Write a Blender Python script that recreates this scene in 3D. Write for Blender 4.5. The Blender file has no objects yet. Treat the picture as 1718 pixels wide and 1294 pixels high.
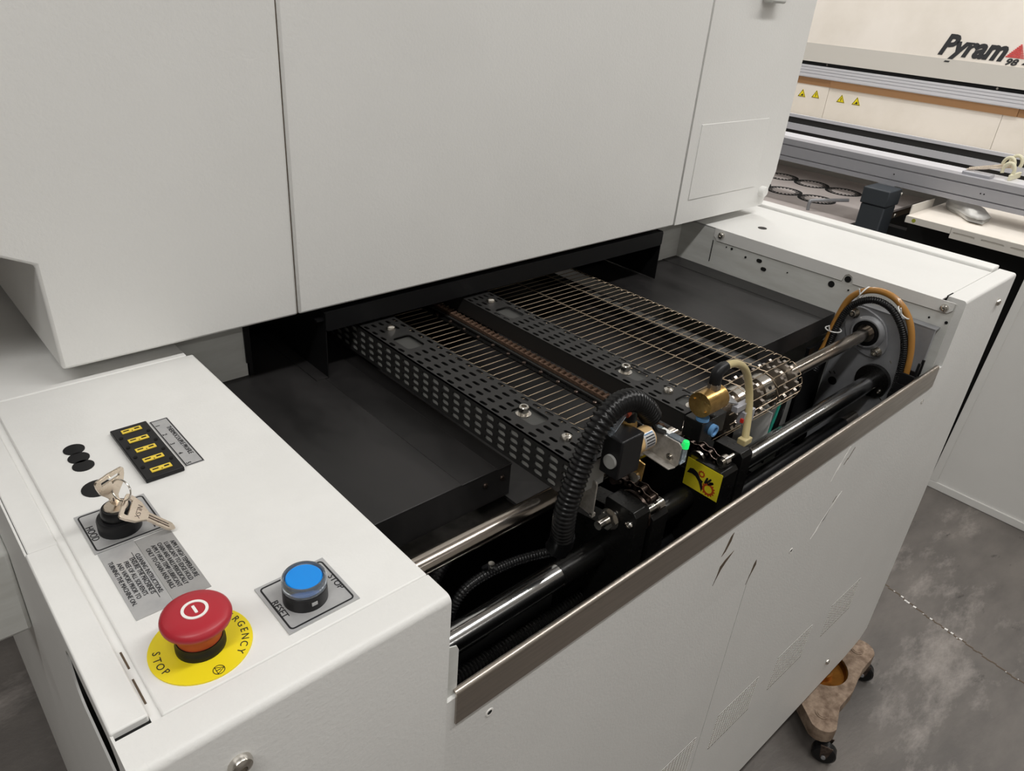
import bpy, bmesh, math, random
from mathutils import Vector, Matrix
from mathutils.geometry import tessellate_polygon
random.seed(7)
PI = math.pi
scene = bpy.context.scene
COL = scene.collection
FLOOR = -1.0          # metres below the top of the control panel; the whole place is lifted by 1.0 at the end
LIFT = 1.0

# ------------------------------------------------------------------ camera
cam_d = bpy.data.cameras.new('camera')
cam_d.sensor_width = 36.0
cam_d.lens = 26.0017
cam_d.clip_start = 0.02
cam = bpy.data.objects.new('camera', cam_d)
COL.objects.link(cam)
Rm = ((0.739564, -0.669136, 0.072815), (-0.276312, -0.400466, -0.873658), (0.613756, 0.626007, -0.481060))
Cc = (-0.24622, -0.29362, 0.38228)
cam.matrix_world = Matrix(((Rm[0][0], -Rm[1][0], -Rm[2][0], Cc[0]),
                           (Rm[0][1], -Rm[1][1], -Rm[2][1], Cc[1]),
                           (Rm[0][2], -Rm[1][2], -Rm[2][2], Cc[2] + LIFT),
                           (0, 0, 0, 1)))
scene.camera = cam

# ------------------------------------------------------------------ world and light
w = bpy.data.worlds.new('world')
scene.world = w
w.use_nodes = True
bg = w.node_tree.nodes['Background']
bg.inputs[0].default_value = (1.0, 0.97, 0.93, 1)
bg.inputs[1].default_value = 0.10

def area(name, loc, sx, sy, power, col=(1, 0.985, 0.955), rot=(0, 0, 0)):
    d = bpy.data.lights.new(name, 'AREA')
    d.shape = 'RECTANGLE'
    d.size, d.size_y, d.energy, d.color = sx, sy, power, col
    o = bpy.data.objects.new(name, d)
    o.location = (loc[0], loc[1], loc[2] + LIFT)
    o.rotation_euler = rot
    COL.objects.link(o)
    return o

# rows of ceiling tubes in the hall, about 2.8 m above the floor
for i, (x, y, pw) in enumerate([(-1.1, -0.55, 22), (0.9, -0.55, 22), (2.9, -0.55, 22), (-1.1, 1.9, 13), (0.9, 1.9, 13), (2.9, 1.9, 16), (-1.1, -2.6, 10), (0.9, -2.6, 10)]):
    area('tube_or_fill', (x, y, 1.80), 1.5, 0.14, pw)
area('tube_or_fill', (2.25, 0.95, 1.80), 0.14, 1.5, 17)  # fill lamp added to brighten the background oven, no known fixture

vs = scene.view_settings
vs.view_transform = 'Standard'
vs.look = 'None'
vs.gamma = 1.0
vs.use_curve_mapping = False
vs.exposure = 0.0

# ------------------------------------------------------------------ materials
MATS = {}
def mat(name, col, rough=0.5, metal=0.0, col2=None, nscale=8.0, nlo=0.4, nhi=0.65, bump=0.0, bscale=300.0,
        rvar=0.0, detail=6.0, stretch=None, emit=None, trans=0.0, ior=1.45, alpha=1.0, coat=0.0, spec=0.5):
    if name in MATS:
        return MATS[name]
    m = bpy.data.materials.new(name)
    m.use_nodes = True
    nt = m.node_tree
    b = nt.nodes['Principled BSDF']
    b.inputs['Base Color'].default_value = (*col, 1)
    b.inputs['Roughness'].default_value = rough
    b.inputs['Metallic'].default_value = metal
    b.inputs['IOR'].default_value = ior
    b.inputs['Transmission Weight'].default_value = trans
    b.inputs['Alpha'].default_value = alpha
    b.inputs['Coat Weight'].default_value = coat
    b.inputs['Specular IOR Level'].default_value = spec
    tc = nt.nodes.new('ShaderNodeTexCoord')
    mp = nt.nodes.new('ShaderNodeMapping')
    nt.links.new(tc.outputs['Object'], mp.inputs['Vector'])
    if stretch:
        mp.inputs['Scale'].default_value = stretch
    if col2 is not None or rvar:
        n = nt.nodes.new('ShaderNodeTexNoise')
        n.inputs['Scale'].default_value = nscale
        n.inputs['Detail'].default_value = detail
        n.inputs['Roughness'].default_value = 0.6
        nt.links.new(mp.outputs[0], n.inputs['Vector'])
        r = nt.nodes.new('ShaderNodeMapRange')
        r.inputs['From Min'].default_value = nlo
        r.inputs['From Max'].default_value = nhi
        nt.links.new(n.outputs['Fac'], r.inputs['Value'])
        if col2 is not None:
            mx = nt.nodes.new('ShaderNodeMix')
            mx.data_type = 'RGBA'
            mx.inputs['A'].default_value = (*col, 1)
            mx.inputs['B'].default_value = (*col2, 1)
            nt.links.new(r.outputs[0], mx.inputs['Factor'])
            nt.links.new(mx.outputs['Result'], b.inputs['Base Color'])
        if rvar:
            r2 = nt.nodes.new('ShaderNodeMapRange')
            r2.inputs['From Min'].default_value = 0.3
            r2.inputs['From Max'].default_value = 0.7
            r2.inputs['To Min'].default_value = max(0.02, rough - rvar)
            r2.inputs['To Max'].default_value = min(1, rough + rvar)
            nt.links.new(n.outputs['Fac'], r2.inputs['Value'])
            nt.links.new(r2.outputs[0], b.inputs['Roughness'])
    if bump:
        n2 = nt.nodes.new('ShaderNodeTexNoise')
        n2.inputs['Scale'].default_value = bscale
        n2.inputs['Detail'].default_value = 2.0
        nt.links.new(mp.outputs[0], n2.inputs['Vector'])
        bp = nt.nodes.new('ShaderNodeBump')
        bp.inputs['Strength'].default_value = bump
        bp.inputs['Distance'].default_value = 0.0006
        nt.links.new(n2.outputs['Fac'], bp.inputs['Height'])
        nt.links.new(bp.outputs[0], b.inputs['Normal'])
    if emit:
        b.inputs['Emission Color'].default_value = (*emit[0], 1)
        b.inputs['Emission Strength'].default_value = emit[1]
    MATS[name] = m
    return m

PAINT = mat('light_grey_textured_paint', (0.76, 0.755, 0.735), 0.42, bump=0.35, bscale=330, col2=(0.735, 0.73, 0.71), nscale=5)
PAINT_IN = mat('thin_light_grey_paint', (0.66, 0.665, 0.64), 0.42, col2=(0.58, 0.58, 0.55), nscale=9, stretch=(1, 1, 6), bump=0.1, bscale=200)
PAINT_SMOOTH = mat('smooth_light_paint', (0.80, 0.795, 0.775), 0.4, col2=(0.77, 0.765, 0.745), nscale=20, bump=0.15, bscale=400)
DECK = mat('black_smudged_enamel', (0.013, 0.0125, 0.0125), 0.45, col2=(0.028, 0.026, 0.026), nscale=7, nlo=0.35, nhi=0.7, rvar=0.12, stretch=(1.6, 0.7, 1))
BLACK = mat('black_powder_coat', (0.006, 0.006, 0.0065), 0.42, spec=0.35, bump=0.1, bscale=700)
COVER = mat('black_cover_paint', (0.017, 0.0165, 0.016), 0.48, spec=0.45, bump=0.1, bscale=700)
BLACK_EDGE = mat('black_anodised', (0.006, 0.0058, 0.0055), 0.28, spec=0.4, rvar=0.08, nscale=30)
VOID = mat('void_black', (0.004, 0.004, 0.004), 0.9)  # near-black that paints shade into holes and gaps, also some black parts
RUBBER = mat('black_rubber', (0.005, 0.005, 0.0055), 0.3, spec=0.4)
PLASTIC = mat('black_plastic', (0.009, 0.009, 0.010), 0.38, spec=0.35)
CHROME = mat('polished_steel', (0.60, 0.60, 0.60), 0.2, 1.0, rvar=0.05, nscale=12, stretch=(0.3, 8, 8))
SHAFT = mat('ground_steel', (0.50, 0.45, 0.40), 0.2, 1.0, rvar=0.07, nscale=14, stretch=(0.3, 8, 8))
STEEL = mat('brushed_steel', (0.44, 0.395, 0.35), 0.36, 1.0, col2=(0.40, 0.36, 0.32), nscale=40, stretch=(0.4, 9, 9), rvar=0.08)
ZINC = mat('zinc_plate', (0.33, 0.335, 0.35), 0.42, 0.3, col2=(0.27, 0.275, 0.29), nscale=16, rvar=0.12)
TINPLATE = mat('worn_zinc_bracket', (0.52, 0.49, 0.45), 0.5, 0.5, col2=(0.36, 0.335, 0.30), nscale=120, rvar=0.1)
SCREW = mat('bright_screw_steel', (0.66, 0.63, 0.58), 0.22, 1.0)
ALU = mat('aluminium', (0.72, 0.72, 0.76), 0.4, 0.25)
ALU_GREY = mat('grey_anodised_aluminium', (0.40, 0.40, 0.43), 0.42, 0.3)
RAILGREY = mat('rail_grey', (0.34, 0.34, 0.325), 0.5, 0.1)
WINGREY = mat('bar_and_slot_light_grey', (0.055, 0.055, 0.052), 0.5)  # dull grey parts, also the light painted into the support bar slots
WIRE = mat('belt_wire', (0.42, 0.335, 0.24), 0.42, 0.9)
WIRE_DARK = mat('belt_wire_dark', (0.10, 0.09, 0.08), 0.4, 0.9)
CHAIN = mat('oily_brown_chain', (0.26, 0.165, 0.115), 0.42, 0.6, col2=(0.12, 0.075, 0.052), nscale=90)
CHAIN2 = mat('oily_steel_chain', (0.16, 0.12, 0.10), 0.3, 0.9, col2=(0.06, 0.045, 0.04), nscale=150)
BRASS = mat('brass', (0.62, 0.40, 0.14), 0.33, 1.0, col2=(0.42, 0.26, 0.09), nscale=60, rvar=0.1)
PAPER = mat('tan_paper_wrap', (0.55, 0.37, 0.17), 0.6)
LABELGREY = mat('label_silver', (0.50, 0.50, 0.50), 0.4, 0.35, col2=(0.44, 0.44, 0.45), nscale=60)
LABELGREY2 = mat('label_silver_dull', (0.40, 0.395, 0.39), 0.45, 0.3, col2=(0.35, 0.345, 0.34), nscale=50)
INK = mat('black_ink', (0.012, 0.012, 0.014), 0.5)
WHITE = mat('white_print', (0.85, 0.83, 0.80), 0.45)
RED = mat('red_plastic', (0.42, 0.022, 0.035), 0.38)
REDORANGE = mat('faded_red_plastic', (0.50, 0.07, 0.025), 0.45)
YELLOW = mat('yellow_plastic', (0.86, 0.70, 0.015), 0.42)
YELLOW_J = mat('yellow_jack', (0.82, 0.60, 0.06), 0.45)
STICKER = mat('yellow_sticker', (0.90, 0.78, 0.03), 0.45, col2=(0.84, 0.70, 0.03), nscale=60)
STICKRED = mat('sticker_red', (0.52, 0.075, 0.015), 0.5)
BLUE = mat('blue_lens', (0.005, 0.26, 0.80), 0.3)
BLUEFIT = mat('blue_fitting', (0.12, 0.28, 0.52), 0.4)
CLEAR = mat('clear_plastic', (0.75, 0.85, 0.97), 0.06, trans=0.9, ior=1.45)
NICKEL = mat('nickel_key', (0.66, 0.57, 0.47), 0.27, 1.0, rvar=0.06, nscale=40)
AMBER = mat('amber_hose', (0.36, 0.17, 0.035), 0.32, coat=0.3)
HOSE = mat('yellowed_clear_hose', (0.62, 0.52, 0.27), 0.3, trans=0.25, coat=0.2)
ZIP = mat('white_nylon', (0.75, 0.75, 0.73), 0.4)
GREEN = mat('green_led', (0.02, 0.7, 0.12), 0.3, emit=((0.0, 0.75, 0.13), 0.7))
REDLED = mat('red_indicator', (0.6, 0.03, 0.02), 0.4)
TEAL = mat('green_wire', (0.02, 0.30, 0.22), 0.4)
def concrete():
    m = bpy.data.materials.new('stained_concrete')
    m.use_nodes = True
    nt = m.node_tree; L = nt.links
    b = nt.nodes['Principled BSDF']
    tc = nt.nodes.new('ShaderNodeTexCoord')
    mp = nt.nodes.new('ShaderNodeMapping')
    mp.inputs['Rotation'].default_value = (0, 0, 0.9)
    mp.inputs['Scale'].default_value = (1.0, 2.6, 1.0)
    L.new(tc.outputs['Object'], mp.inputs['Vector'])
    def noise(sc, det, lo, hi, ro=0.62):
        n = nt.nodes.new('ShaderNodeTexNoise')
        n.inputs['Scale'].default_value = sc; n.inputs['Detail'].default_value = det; n.inputs['Roughness'].default_value = ro
        L.new(mp.outputs[0], n.inputs['Vector'])
        r = nt.nodes.new('ShaderNodeMapRange')
        r.inputs['From Min'].default_value = lo; r.inputs['From Max'].default_value = hi
        L.new(n.outputs['Fac'], r.inputs['Value'])
        return r.outputs[0], n
    def mixc(f, a, bcol):
        x = nt.nodes.new('ShaderNodeMix'); x.data_type = 'RGBA'
        L.new(f, x.inputs['Factor'])
        if isinstance(a, tuple):
            x.inputs['A'].default_value = (*a, 1)
        else:
            L.new(a, x.inputs['A'])
        x.inputs['B'].default_value = (*bcol, 1)
        return x.outputs['Result']
    f1, _ = noise(3.0, 12, 0.35, 0.65)
    c = mixc(f1, (0.100, 0.090, 0.083), (0.165, 0.148, 0.134))
    f2, _ = noise(2.3, 15, 0.53, 0.74, 0.72)
    c = mixc(f2, c, (0.36, 0.325, 0.30))
    f3, _ = noise(9.0, 10, 0.66, 0.74, 0.6)
    c = mixc(f3, c, (0.035, 0.030, 0.027))
    L.new(c, b.inputs['Base Color'])
    f4, n4 = noise(40.0, 6, 0.2, 0.8)
    b.inputs['Roughness'].default_value = 0.5
    bp = nt.nodes.new('ShaderNodeBump'); bp.inputs['Strength'].default_value = 0.25; bp.inputs['Distance'].default_value = 0.002
    L.new(f4, bp.inputs['Height']); L.new(bp.outputs[0], b.inputs['Normal'])
    return m
CONCRETE = concrete()
CREAM = mat('cream_paint', (0.86, 0.80, 0.73), 0.45, col2=(0.77, 0.71, 0.63), nscale=3)
CREAM_D = mat('cream_grey', (0.66, 0.63, 0.58), 0.5)
BROWN = mat('brown_gasket', (0.32, 0.17, 0.075), 0.7)
CHARCOAL = mat('charcoal_paint', (0.035, 0.042, 0.05), 0.5)
FANPLATE = mat('heater_plate', (0.52, 0.47, 0.45), 0.45, 0.1, col2=(0.45, 0.40, 0.385), nscale=6)
BRONZE = mat('bronze_cup', (0.40, 0.17, 0.03), 0.4, 0.8, col2=(0.22, 0.09, 0.02), nscale=30)
RUST = mat('rusty_casting', (0.36, 0.27, 0.20), 0.7, 0.2, col2=(0.17, 0.115, 0.08), nscale=45, nlo=0.35, nhi=0.62, bump=0.5, bscale=160)
BAGW = mat('white_plastic_bag', (0.70, 0.69, 0.66), 0.35)
BLKBRUSH = mat('black_brush', (0.02, 0.019, 0.018), 0.8, bump=0.6, bscale=150)
IVORY = mat('ivory_plastic', (0.70, 0.66, 0.48), 0.45)
CHIP = mat('paint_chip', (0.10, 0.07, 0.045), 0.7)
VENT = mat('vent_hole_brown', (0.14, 0.115, 0.085), 0.6, col2=(0.34, 0.31, 0.26), nscale=160, nlo=0.42, nhi=0.6)
SCUFF = mat('pale_scuff', (0.82, 0.80, 0.77), 0.5)

# ------------------------------------------------------------------ geometry helpers
WORLD = {}          # object name -> world location of its origin

def V(*a):
    return Vector(a)

def basis(o, ux, uy):
    ux = Vector(ux).normalized(); uy = Vector(uy).normalized(); uz = ux.cross(uy)
    return Matrix(((ux.x, uy.x, uz.x, o[0]), (ux.y, uy.y, uz.y, o[1]), (ux.z, uy.z, uz.z, o[2]), (0, 0, 0, 1)))

class MB:
    def __init__(s):
        s.v = []; s.f = []
    def add(s, vs, fs, M=None):
        k = len(s.v)
        s.v += [tuple(M @ Vector(p)) if M is not None else tuple(p) for p in vs]
        s.f += [tuple(i + k for i in f) for f in fs]
        return s
    def box(s, x0, x1, y0, y1, z0, z1, M=None):
        return s.add([(x0, y0, z0), (x1, y0, z0), (x1, y1, z0), (x0, y1, z0), (x0, y0, z1), (x1, y0, z1), (x1, y1, z1), (x0, y1, z1)],
                     [(0, 3, 2, 1), (4, 5, 6, 7), (0, 1, 5, 4), (1, 2, 6, 5), (2, 3, 7, 6), (3, 0, 4, 7)], M)
    def prism(s, outer, z0, z1, holes=(), M=None):
        loops = [list(outer)] + [list(h) for h in holes]
        pts = [p for l in loops for p in l]
        n = len(pts)
        if holes or len(outer) > 4:
            tris = tessellate_polygon([[Vector((p[0], p[1], 0)) for p in l] for l in loops])
        else:
            tris = [tuple(range(len(outer)))]
        vs = [(p[0], p[1], z0) for p in pts] + [(p[0], p[1], z1) for p in pts]
        fs = [tuple(t) for t in tris] + [tuple(i + n for i in reversed(t)) for t in tris]
        k = 0
        for l in loops:
            m = len(l)
            for i in range(m):
                a, b = k + i, k + (i + 1) % m
                fs.append((a, b, b + n, a + n))
            k += m
        return s.add(vs, fs, M)
    def lathe(s, prof, n=24, M=None, cap=True):
        vs = []; fs = []
        for r, z in prof:
            for i in range(n):
                a = 2 * PI * i / n
                vs.append((r * math.cos(a), r * math.sin(a), z))
        for j in range(len(prof) - 1):
            for i in range(n):
                a, b = j * n + i, j * n + (i + 1) % n
                fs.append((a, b, b + n, a + n))
        if cap:
            fs.append(tuple(range(n - 1, -1, -1)))
            fs.append(tuple(range((len(prof) - 1) * n, len(prof) * n)))
        return s.add(vs, fs, M)
    def cyl(s, p0, p1, r, n=16, r1=None):
        p0 = Vector(p0); p1 = Vector(p1); d = p1 - p0
        q = d.to_track_quat('Z', 'Y').to_matrix().to_4x4()
        return s.lathe([(r, 0), (r if r1 is None else r1, d.length)], n, Matrix.Translation(p0) @ q)
    def tube(s, path, r, n=8, closed=False):
        P = [Vector(p) for p in path]
        m = len(P)
        rr = r if callable(r) else (lambda i: r)
        T = []
        for i in range(m):
            a = P[(i - 1) % m] if (closed or i > 0) else P[i]
            b = P[(i + 1) % m] if (closed or i < m - 1) else P[i]
            T.append((b - a).normalized())
        u = T[0].orthogonal().normalized()
        vs = []; fs = []
        for i in range(m):
            u = (u - T[i] * u.dot(T[i])).normalized()
            wv = T[i].cross(u)
            for k in range(n):
                a = 2 * PI * k / n
                vs.append(P[i] + (u * math.cos(a) + wv * math.sin(a)) * rr(i))
        for i in range(m if closed else m - 1):
            j = (i + 1) % m
            for k in range(n):
                fs.append((i * n + k, i * n + (k + 1) % n, j * n + (k + 1) % n, j * n + k))
        if not closed:
            fs.append(tuple(range(n - 1, -1, -1)))
            fs.append(tuple(range((m - 1) * n, m * n)))
        return s.add(vs, fs)
    def mesh(s, name, m, smooth=True, ang=0.6, center=True):
        bm = bmesh.new()
        vv = [bm.verts.new(p) for p in s.v]
        for f in s.f:
            try:
                bm.faces.new([vv[i] for i in f])
            except ValueError:
                pass
        bmesh.ops.recalc_face_normals(bm, faces=bm.faces)
        c = Vector((0, 0, 0))
        if center and s.v:
            lo = Vector([min(p[i] for p in s.v) for i in range(3)]); hi = Vector([max(p[i] for p in s.v) for i in range(3)])
            c = (lo + hi) / 2
            bmesh.ops.translate(bm, verts=bm.verts, vec=-c)
        if smooth:
            for f in bm.faces:
                f.smooth = True
            for e in bm.edges:
                if len(e.link_faces) == 2 and e.calc_face_angle(0) > ang:
                    e.smooth = False
        me = bpy.data.meshes.new(name)
        bm.to_mesh(me); bm.free()
        me.materials.append(m)
        return me, c
    def build(s, name, m, parent=None, smooth=True, bevel=0, ang=0.6, seg=2):
        me, c = s.mesh(name, m, smooth, ang)
        o = link(name, me, c, parent)
        if bevel:
            b = o.modifiers.new('bevel', 'BEVEL')
            b.width = bevel; b.segments = seg; b.limit_method = 'ANGLE'; b.angle_limit = 0.7
            b.harden_normals = False
        return o

def link(name, me, loc, parent=None, rot=None):
    o = bpy.data.objects.new(name, me)
    COL.objects.link(o)
    loc = Vector(loc)
    if parent is not None:
        o.parent = parent
        o.location = loc - WORLD[parent.name]
    else:
        o.location = loc
    if rot is not None:
        o.rotation_euler = rot
    WORLD[o.name] = loc
    return o

def tag(o, label, cat, group=None):
    o['label'] = label; o['category'] = cat
    if group:
        o['group'] = group
    return o

def thing(name, label, cat, loc, group=None):
    o = bpy.data.objects.new(name, None)
    o.empty_display_size = 0.02
    COL.objects.link(o)
    o.location = loc
    WORLD[o.name] = Vector(loc)
    return tag(o, label, cat, group)

def bx(name, m, parent, x0, x1, y0, y1, z0, z1, bevel=0, **k):
    return MB().box(x0, x1, y0, y1, z0, z1).build(name, m, parent, bevel=bevel, **k)

def circ(r, n=20, cx=0, cy=0, a0=0):
    return [(cx + r * math.cos(a0 + 2 * PI * i / n), cy + r * math.sin(a0 + 2 * PI * i / n)) for i in range(n)]

def rrect(x0, x1, y0, y1, r, n=4):
    out = []
    for cx, cy, a in ((x1 - r, y1 - r, 0), (x0 + r, y1 - r, PI / 2), (x0 + r, y0 + r, PI), (x1 - r, y0 + r, 1.5 * PI)):
        for i in range(n + 1):
            t = a + PI / 2 * i / n
            out.append((cx + r * math.cos(t), cy + r * math.sin(t)))
    return out

def slot(cx, cy, L, W, n=3, ang=0):
    """stadium, long side along local y"""
    r = W / 2; h = L / 2 - r
    pts = []
    for i in range(n + 1):
        t = PI * i / n
        pts.append((r * math.cos(t), h + r * math.sin(t)))
    for i in range(n + 1):
        t = PI + PI * i / n
        pts.append((r * math.cos(t), -h + r * math.sin(t)))
    c, s_ = math.cos(ang), math.sin(ang)
    return [(cx + x * c - y * s_, cy + x * s_ + y * c) for x, y in pts]

def spline(pts, n=12, closed=False):
    P = [Vector(p) for p in pts]
    out = []
    m = len(P)
    for i in range(m - 1):
        p0 = P[max(i - 1, 0)]; p1 = P[i]; p2 = P[i + 1]; p3 = P[min(i + 2, m - 1)]
        for k in range(n):
            t = k / n
            out.append(0.5 * ((2 * p1) + (p2 - p0) * t + (2 * p0 - 5 * p1 + 4 * p2 - p3) * t * t + (3 * p1 - p0 - 3 * p2 + p3) * t ** 3))
    out.append(P[-1])
    return out

def resample(path, step):
    P = [Vector(p) for p in path]
    out = [P[0]]; acc = 0
    for a, b in zip(P, P[1:]):
        L = (b - a).length
        d = step - acc
        while d <= L:
            out.append(a.lerp(b, d / L)); d += step
        acc = L - (d - step)
    return out

def corrugated(path, r, pitch=0.0042, depth=0.13, n=12):
    P = resample(path, pitch / 4)
    return MB().tube(P, lambda i: r * (1 - depth * (1, 0.55, 0, 0.55)[i % 4] * 1.0), n)

_dg = [None]
def text_mb(txt, size, M, depth=0.0002, align='CENTER', shear=0.0, bold=0.0, width=1.0):
    cu = bpy.data.curves.new('t', 'FONT')
    cu.body = txt; cu.size = size; cu.align_x = align; cu.align_y = 'CENTER'
    cu.extrude = depth; cu.shear = shear; cu.offset = bold; cu.resolution_u = 3
    o = bpy.data.objects.new('t', cu)
    COL.objects.link(o)
    dg = bpy.context.evaluated_depsgraph_get()
    me = bpy.data.meshes.new_from_object(o.evaluated_get(dg))
    mb = MB()
    S = Matrix.Diagonal((width, 1, 1, 1))
    mb.add([tuple(v.co) for v in me.vertices], [tuple(p.vertices) for p in me.polygons], M @ S)
    bpy.data.objects.remove(o); bpy.data.curves.remove(cu); bpy.data.meshes.remove(me)
    return mb

def plate_border(name, m, parent, x0, x1, y0, y1, z, inset, wd, r):
    o_ = rrect(x0 + inset, x1 - inset, y0 + inset, y1 - inset, r)
    i_ = rrect(x0 + inset + wd, x1 - inset - wd, y0 + inset + wd, y1 - inset - wd, max(r - wd, 0.0003))
    return MB().prism(o_, z, z + 0.0002, [i_]).build(name, m, parent, smooth=False)

# a pan-head screw and a cap screw as shared meshes (axis +Z)
def pan_mesh(r, m=SCREW):
    b = MB()
    b.lathe([(r, 0), (r, r * 0.25), (r * 0.85, r * 0.6), (r * 0.5, r * 0.8), (r * 0.32, r * 0.82), (r * 0.3, r * 0.45)], 16)
    return b.mesh('screw', m, center=False)[0]
def cap_mesh(r, m=SCREW):
    b = MB()
    b.lathe([(r * 1.55, 0), (r * 1.55, r * 0.25), (r, r * 0.25), (r, r * 1.65), (r * 0.88, r * 1.8), (r * 0.55, r * 1.8), (r * 0.5, r * 0.9)], 18)
    return b.mesh('bolt', m, center=False)[0]
PAN3 = pan_mesh(0.0045); PAN5 = pan_mesh(0.0065); CAP = cap_mesh(0.0058)
UPZ = None
ROT = {'+z': (0, 0, 0), '-x': (0, -PI / 2, 0), '+x': (0, PI / 2, 0), '-y': (PI / 2, 0, 0), '+y': (-PI / 2, 0, 0)}

def hexnut(p0, p1, r):
    p0 = Vector(p0); p1 = Vector(p1); d = p1 - p0
    q = d.to_track_quat('Z', 'Y').to_matrix().to_4x4()
    return MB().lathe([(r, 0), (r, d.length)], 6, Matrix.Translation(p0) @ q)

# ================================================================== FLOOR
flo = bx('floor', CONCRETE, None, -3.6, 6.1, -3.6, 5.6, FLOOR - 0.05, FLOOR)
flo['kind'] = 'structure'
# cracked floor joint with pale crumbs
cr = MB(); cr2 = MB()
rc = random.Random(5)
pts_ = [(1.62, 0.16), (1.60, 0.03), (1.585, -0.02), (1.572, -0.10), (1.562, -0.16), (1.548, -0.25), (1.53, -0.36), (1.52, -0.5)]
for (xa, ya), (xb, yb) in zip(pts_, pts_[1:]):
    n_ = 8
    for i in range(n_):
        f_ = i / n_
        x_, y_ = xa + (xb - xa) * f_ + rc.uniform(-.003, .003), ya + (yb - ya) * f_
        cr.box(x_ - 0.002, x_ + 0.002, y_ - abs(yb - ya) / n_, y_, FLOOR, FLOOR + 0.0006)
        if rc.random() < 0.28:
            s0_ = rc.uniform(.0008, .0028)
            cr2.box(x_ - s0_, x_ + s0_, y_ - s0_ * 2, y_ + s0_, FLOOR, FLOOR + 0.0015)
co = cr.build('floor_crack', CHIP, flo, smooth=False); co['kind'] = 'stuff'
co = cr2.build('floor_crumbs', SCUFF, flo, smooth=False); co['kind'] = 'stuff'
WALLP = mat('hall_wall_paint', (0.55, 0.53, 0.50), 0.7)
for nm, a_ in (('wall_back', (-3.6, 6.1, 5.5, 5.6, FLOOR, 1.9)), ('wall_front', (-3.6, 6.1, -3.6, -3.5, FLOOR, 1.9)), ('wall_left', (-3.6, -3.5, -3.5, 5.5, FLOOR, 1.9)),
               ('wall_right', (6.0, 6.1, -3.5, 5.5, FLOOR, 1.9)), ('ceiling', (-3.6, 6.1, -3.6, 5.6, 1.9, 2.0))):
    wo = bx(nm, WALLP, None, *a_)
    wo['kind'] = 'structure'

# ================================================================== OVEN BASE CABINET
XL, XR = -0.2135, 1.2375
cab = thing('oven_cabinet', 'light grey painted cabinet of the reflow oven with a sunken conveyor bay', 'machine', (0.5, 0.4, FLOOR))
def arc_profile(y0, y1, z0, z1, r, n=5):
    """(y,z) outline with the upper front edge rounded"""
    pts = [(y1, z0), (y1, z1)]
    for i in range(n + 1):
        a = PI / 2 + PI / 2 * i / n
        pts.append((y0 + r + r * math.cos(a), z1 - r + r * math.sin(a)))
    pts.append((y0, z0))
    return pts
def xprism(prof, x0, x1):
    M = basis((x0, 0, 0), (0, 1, 0), (0, 0, 1))   # local x->Y, y->Z, z->X
    return MB().prism(prof, 0, x1 - x0, M=M)
# front covers left and right of the bay, folded over the top edge
xprism(arc_profile(0, 0.028, -0.265, 0.0, 0.006), XL, 0.0).build('front_cover', PAINT, cab)
xprism(arc_profile(0, 0.028, -0.265, 0.0, 0.005), 1.0, XR).build('front_cover', PAINT, cab)
bx('front_panel', PAINT, cab, 0.0, 1.0, 0.0, 0.0038, -0.265, -0.112)
bx('door_panel', PAINT, cab, XL, 0.4948, 0.0, 0.02, -0.885, -0.265)
# right door panel with the cut-away lower right corner over the dolly
MB().prism([(0.4964, -0.885), (XR - 0.09, -0.885), (XR - 0.025, -0.875), (XR, -0.855), (XR, -0.265), (0.4964, -0.265)], 0, 0.02,
           M=basis((0, 0.02, 0), (1, 0, 0), (0, 0, 1))).build('door_panel', PAINT, cab)
# control box on the left of the bay
bx('control_panel_top', PAINT_SMOOTH, cab, -0.187, 0.0, 0.0288, 0.4560, -0.03, 0.0, bevel=0.0015)
bx('rear_top_plate', PAINT_SMOOTH, cab, XL, -0.006, 0.4570, 1.3, -0.03, 0.0, bevel=0.0015)
bx('channel_strip', PAINT_SMOOTH, cab, -0.1925, -0.187, 0.0288, 0.4560, -0.03, -0.0022)
bx('channel_strip', PAINT_SMOOTH, cab, -0.2115, -0.1925, 0.2152, 0.4560, -0.03, 0.0, bevel=0.001)
bx('edge_cover', PAINT_SMOOTH, cab, XL, -0.1928, 0.0325, 0.2148, -0.008, 0.0022, bevel=0.0012)
bx('dark_gap', VOID, cab, XL + 0.001, -0.1930, 0.0282, 0.0326, -0.03, -0.003)
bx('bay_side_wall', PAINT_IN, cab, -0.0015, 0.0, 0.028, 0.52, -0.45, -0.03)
# return flange beside the bay opening
MB().prism([(-0.002, -0.112), (0.0120, -0.112), (0.0120, -0.0640), (0.0100, -0.0590), (-0.002, -0.0540)], 0, 0.0012,
           M=basis((0, 0.0045, 0), (1, 0, 0), (0, 0, 1))).build('return_flange', PAINT_IN, cab)
bx('return_flange', PAINT_SMOOTH, cab, -0.002, 0.0100, 0.0005, 0.0034, -0.1125, -0.1115)
# left side panel with a dark hand slot
sidem = basis((XL, 0, 0), (0, 1, 0), (0, 0, 1))
hs = rrect(0.031, 0.135, -0.066, -0.014, 0.016, 5)
MB().prism([(0.0, -0.885), (1.4, -0.885), (1.4, -0.0005), (0.0, -0.0005)], 0, 0.0015, [hs], M=sidem).build('side_panel', PAINT, cab)
bx('hand_slot_shade', VOID, cab, XL + 0.012, XL + 0.014, 0.029, 0.15, -0.08, -0.009)  # black sheet added for the darkness behind the hand slot
bx('side_panel', PAINT, cab, XR - 0.0015, XR, 0.02, 1.6, -0.885, -0.004)
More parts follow.
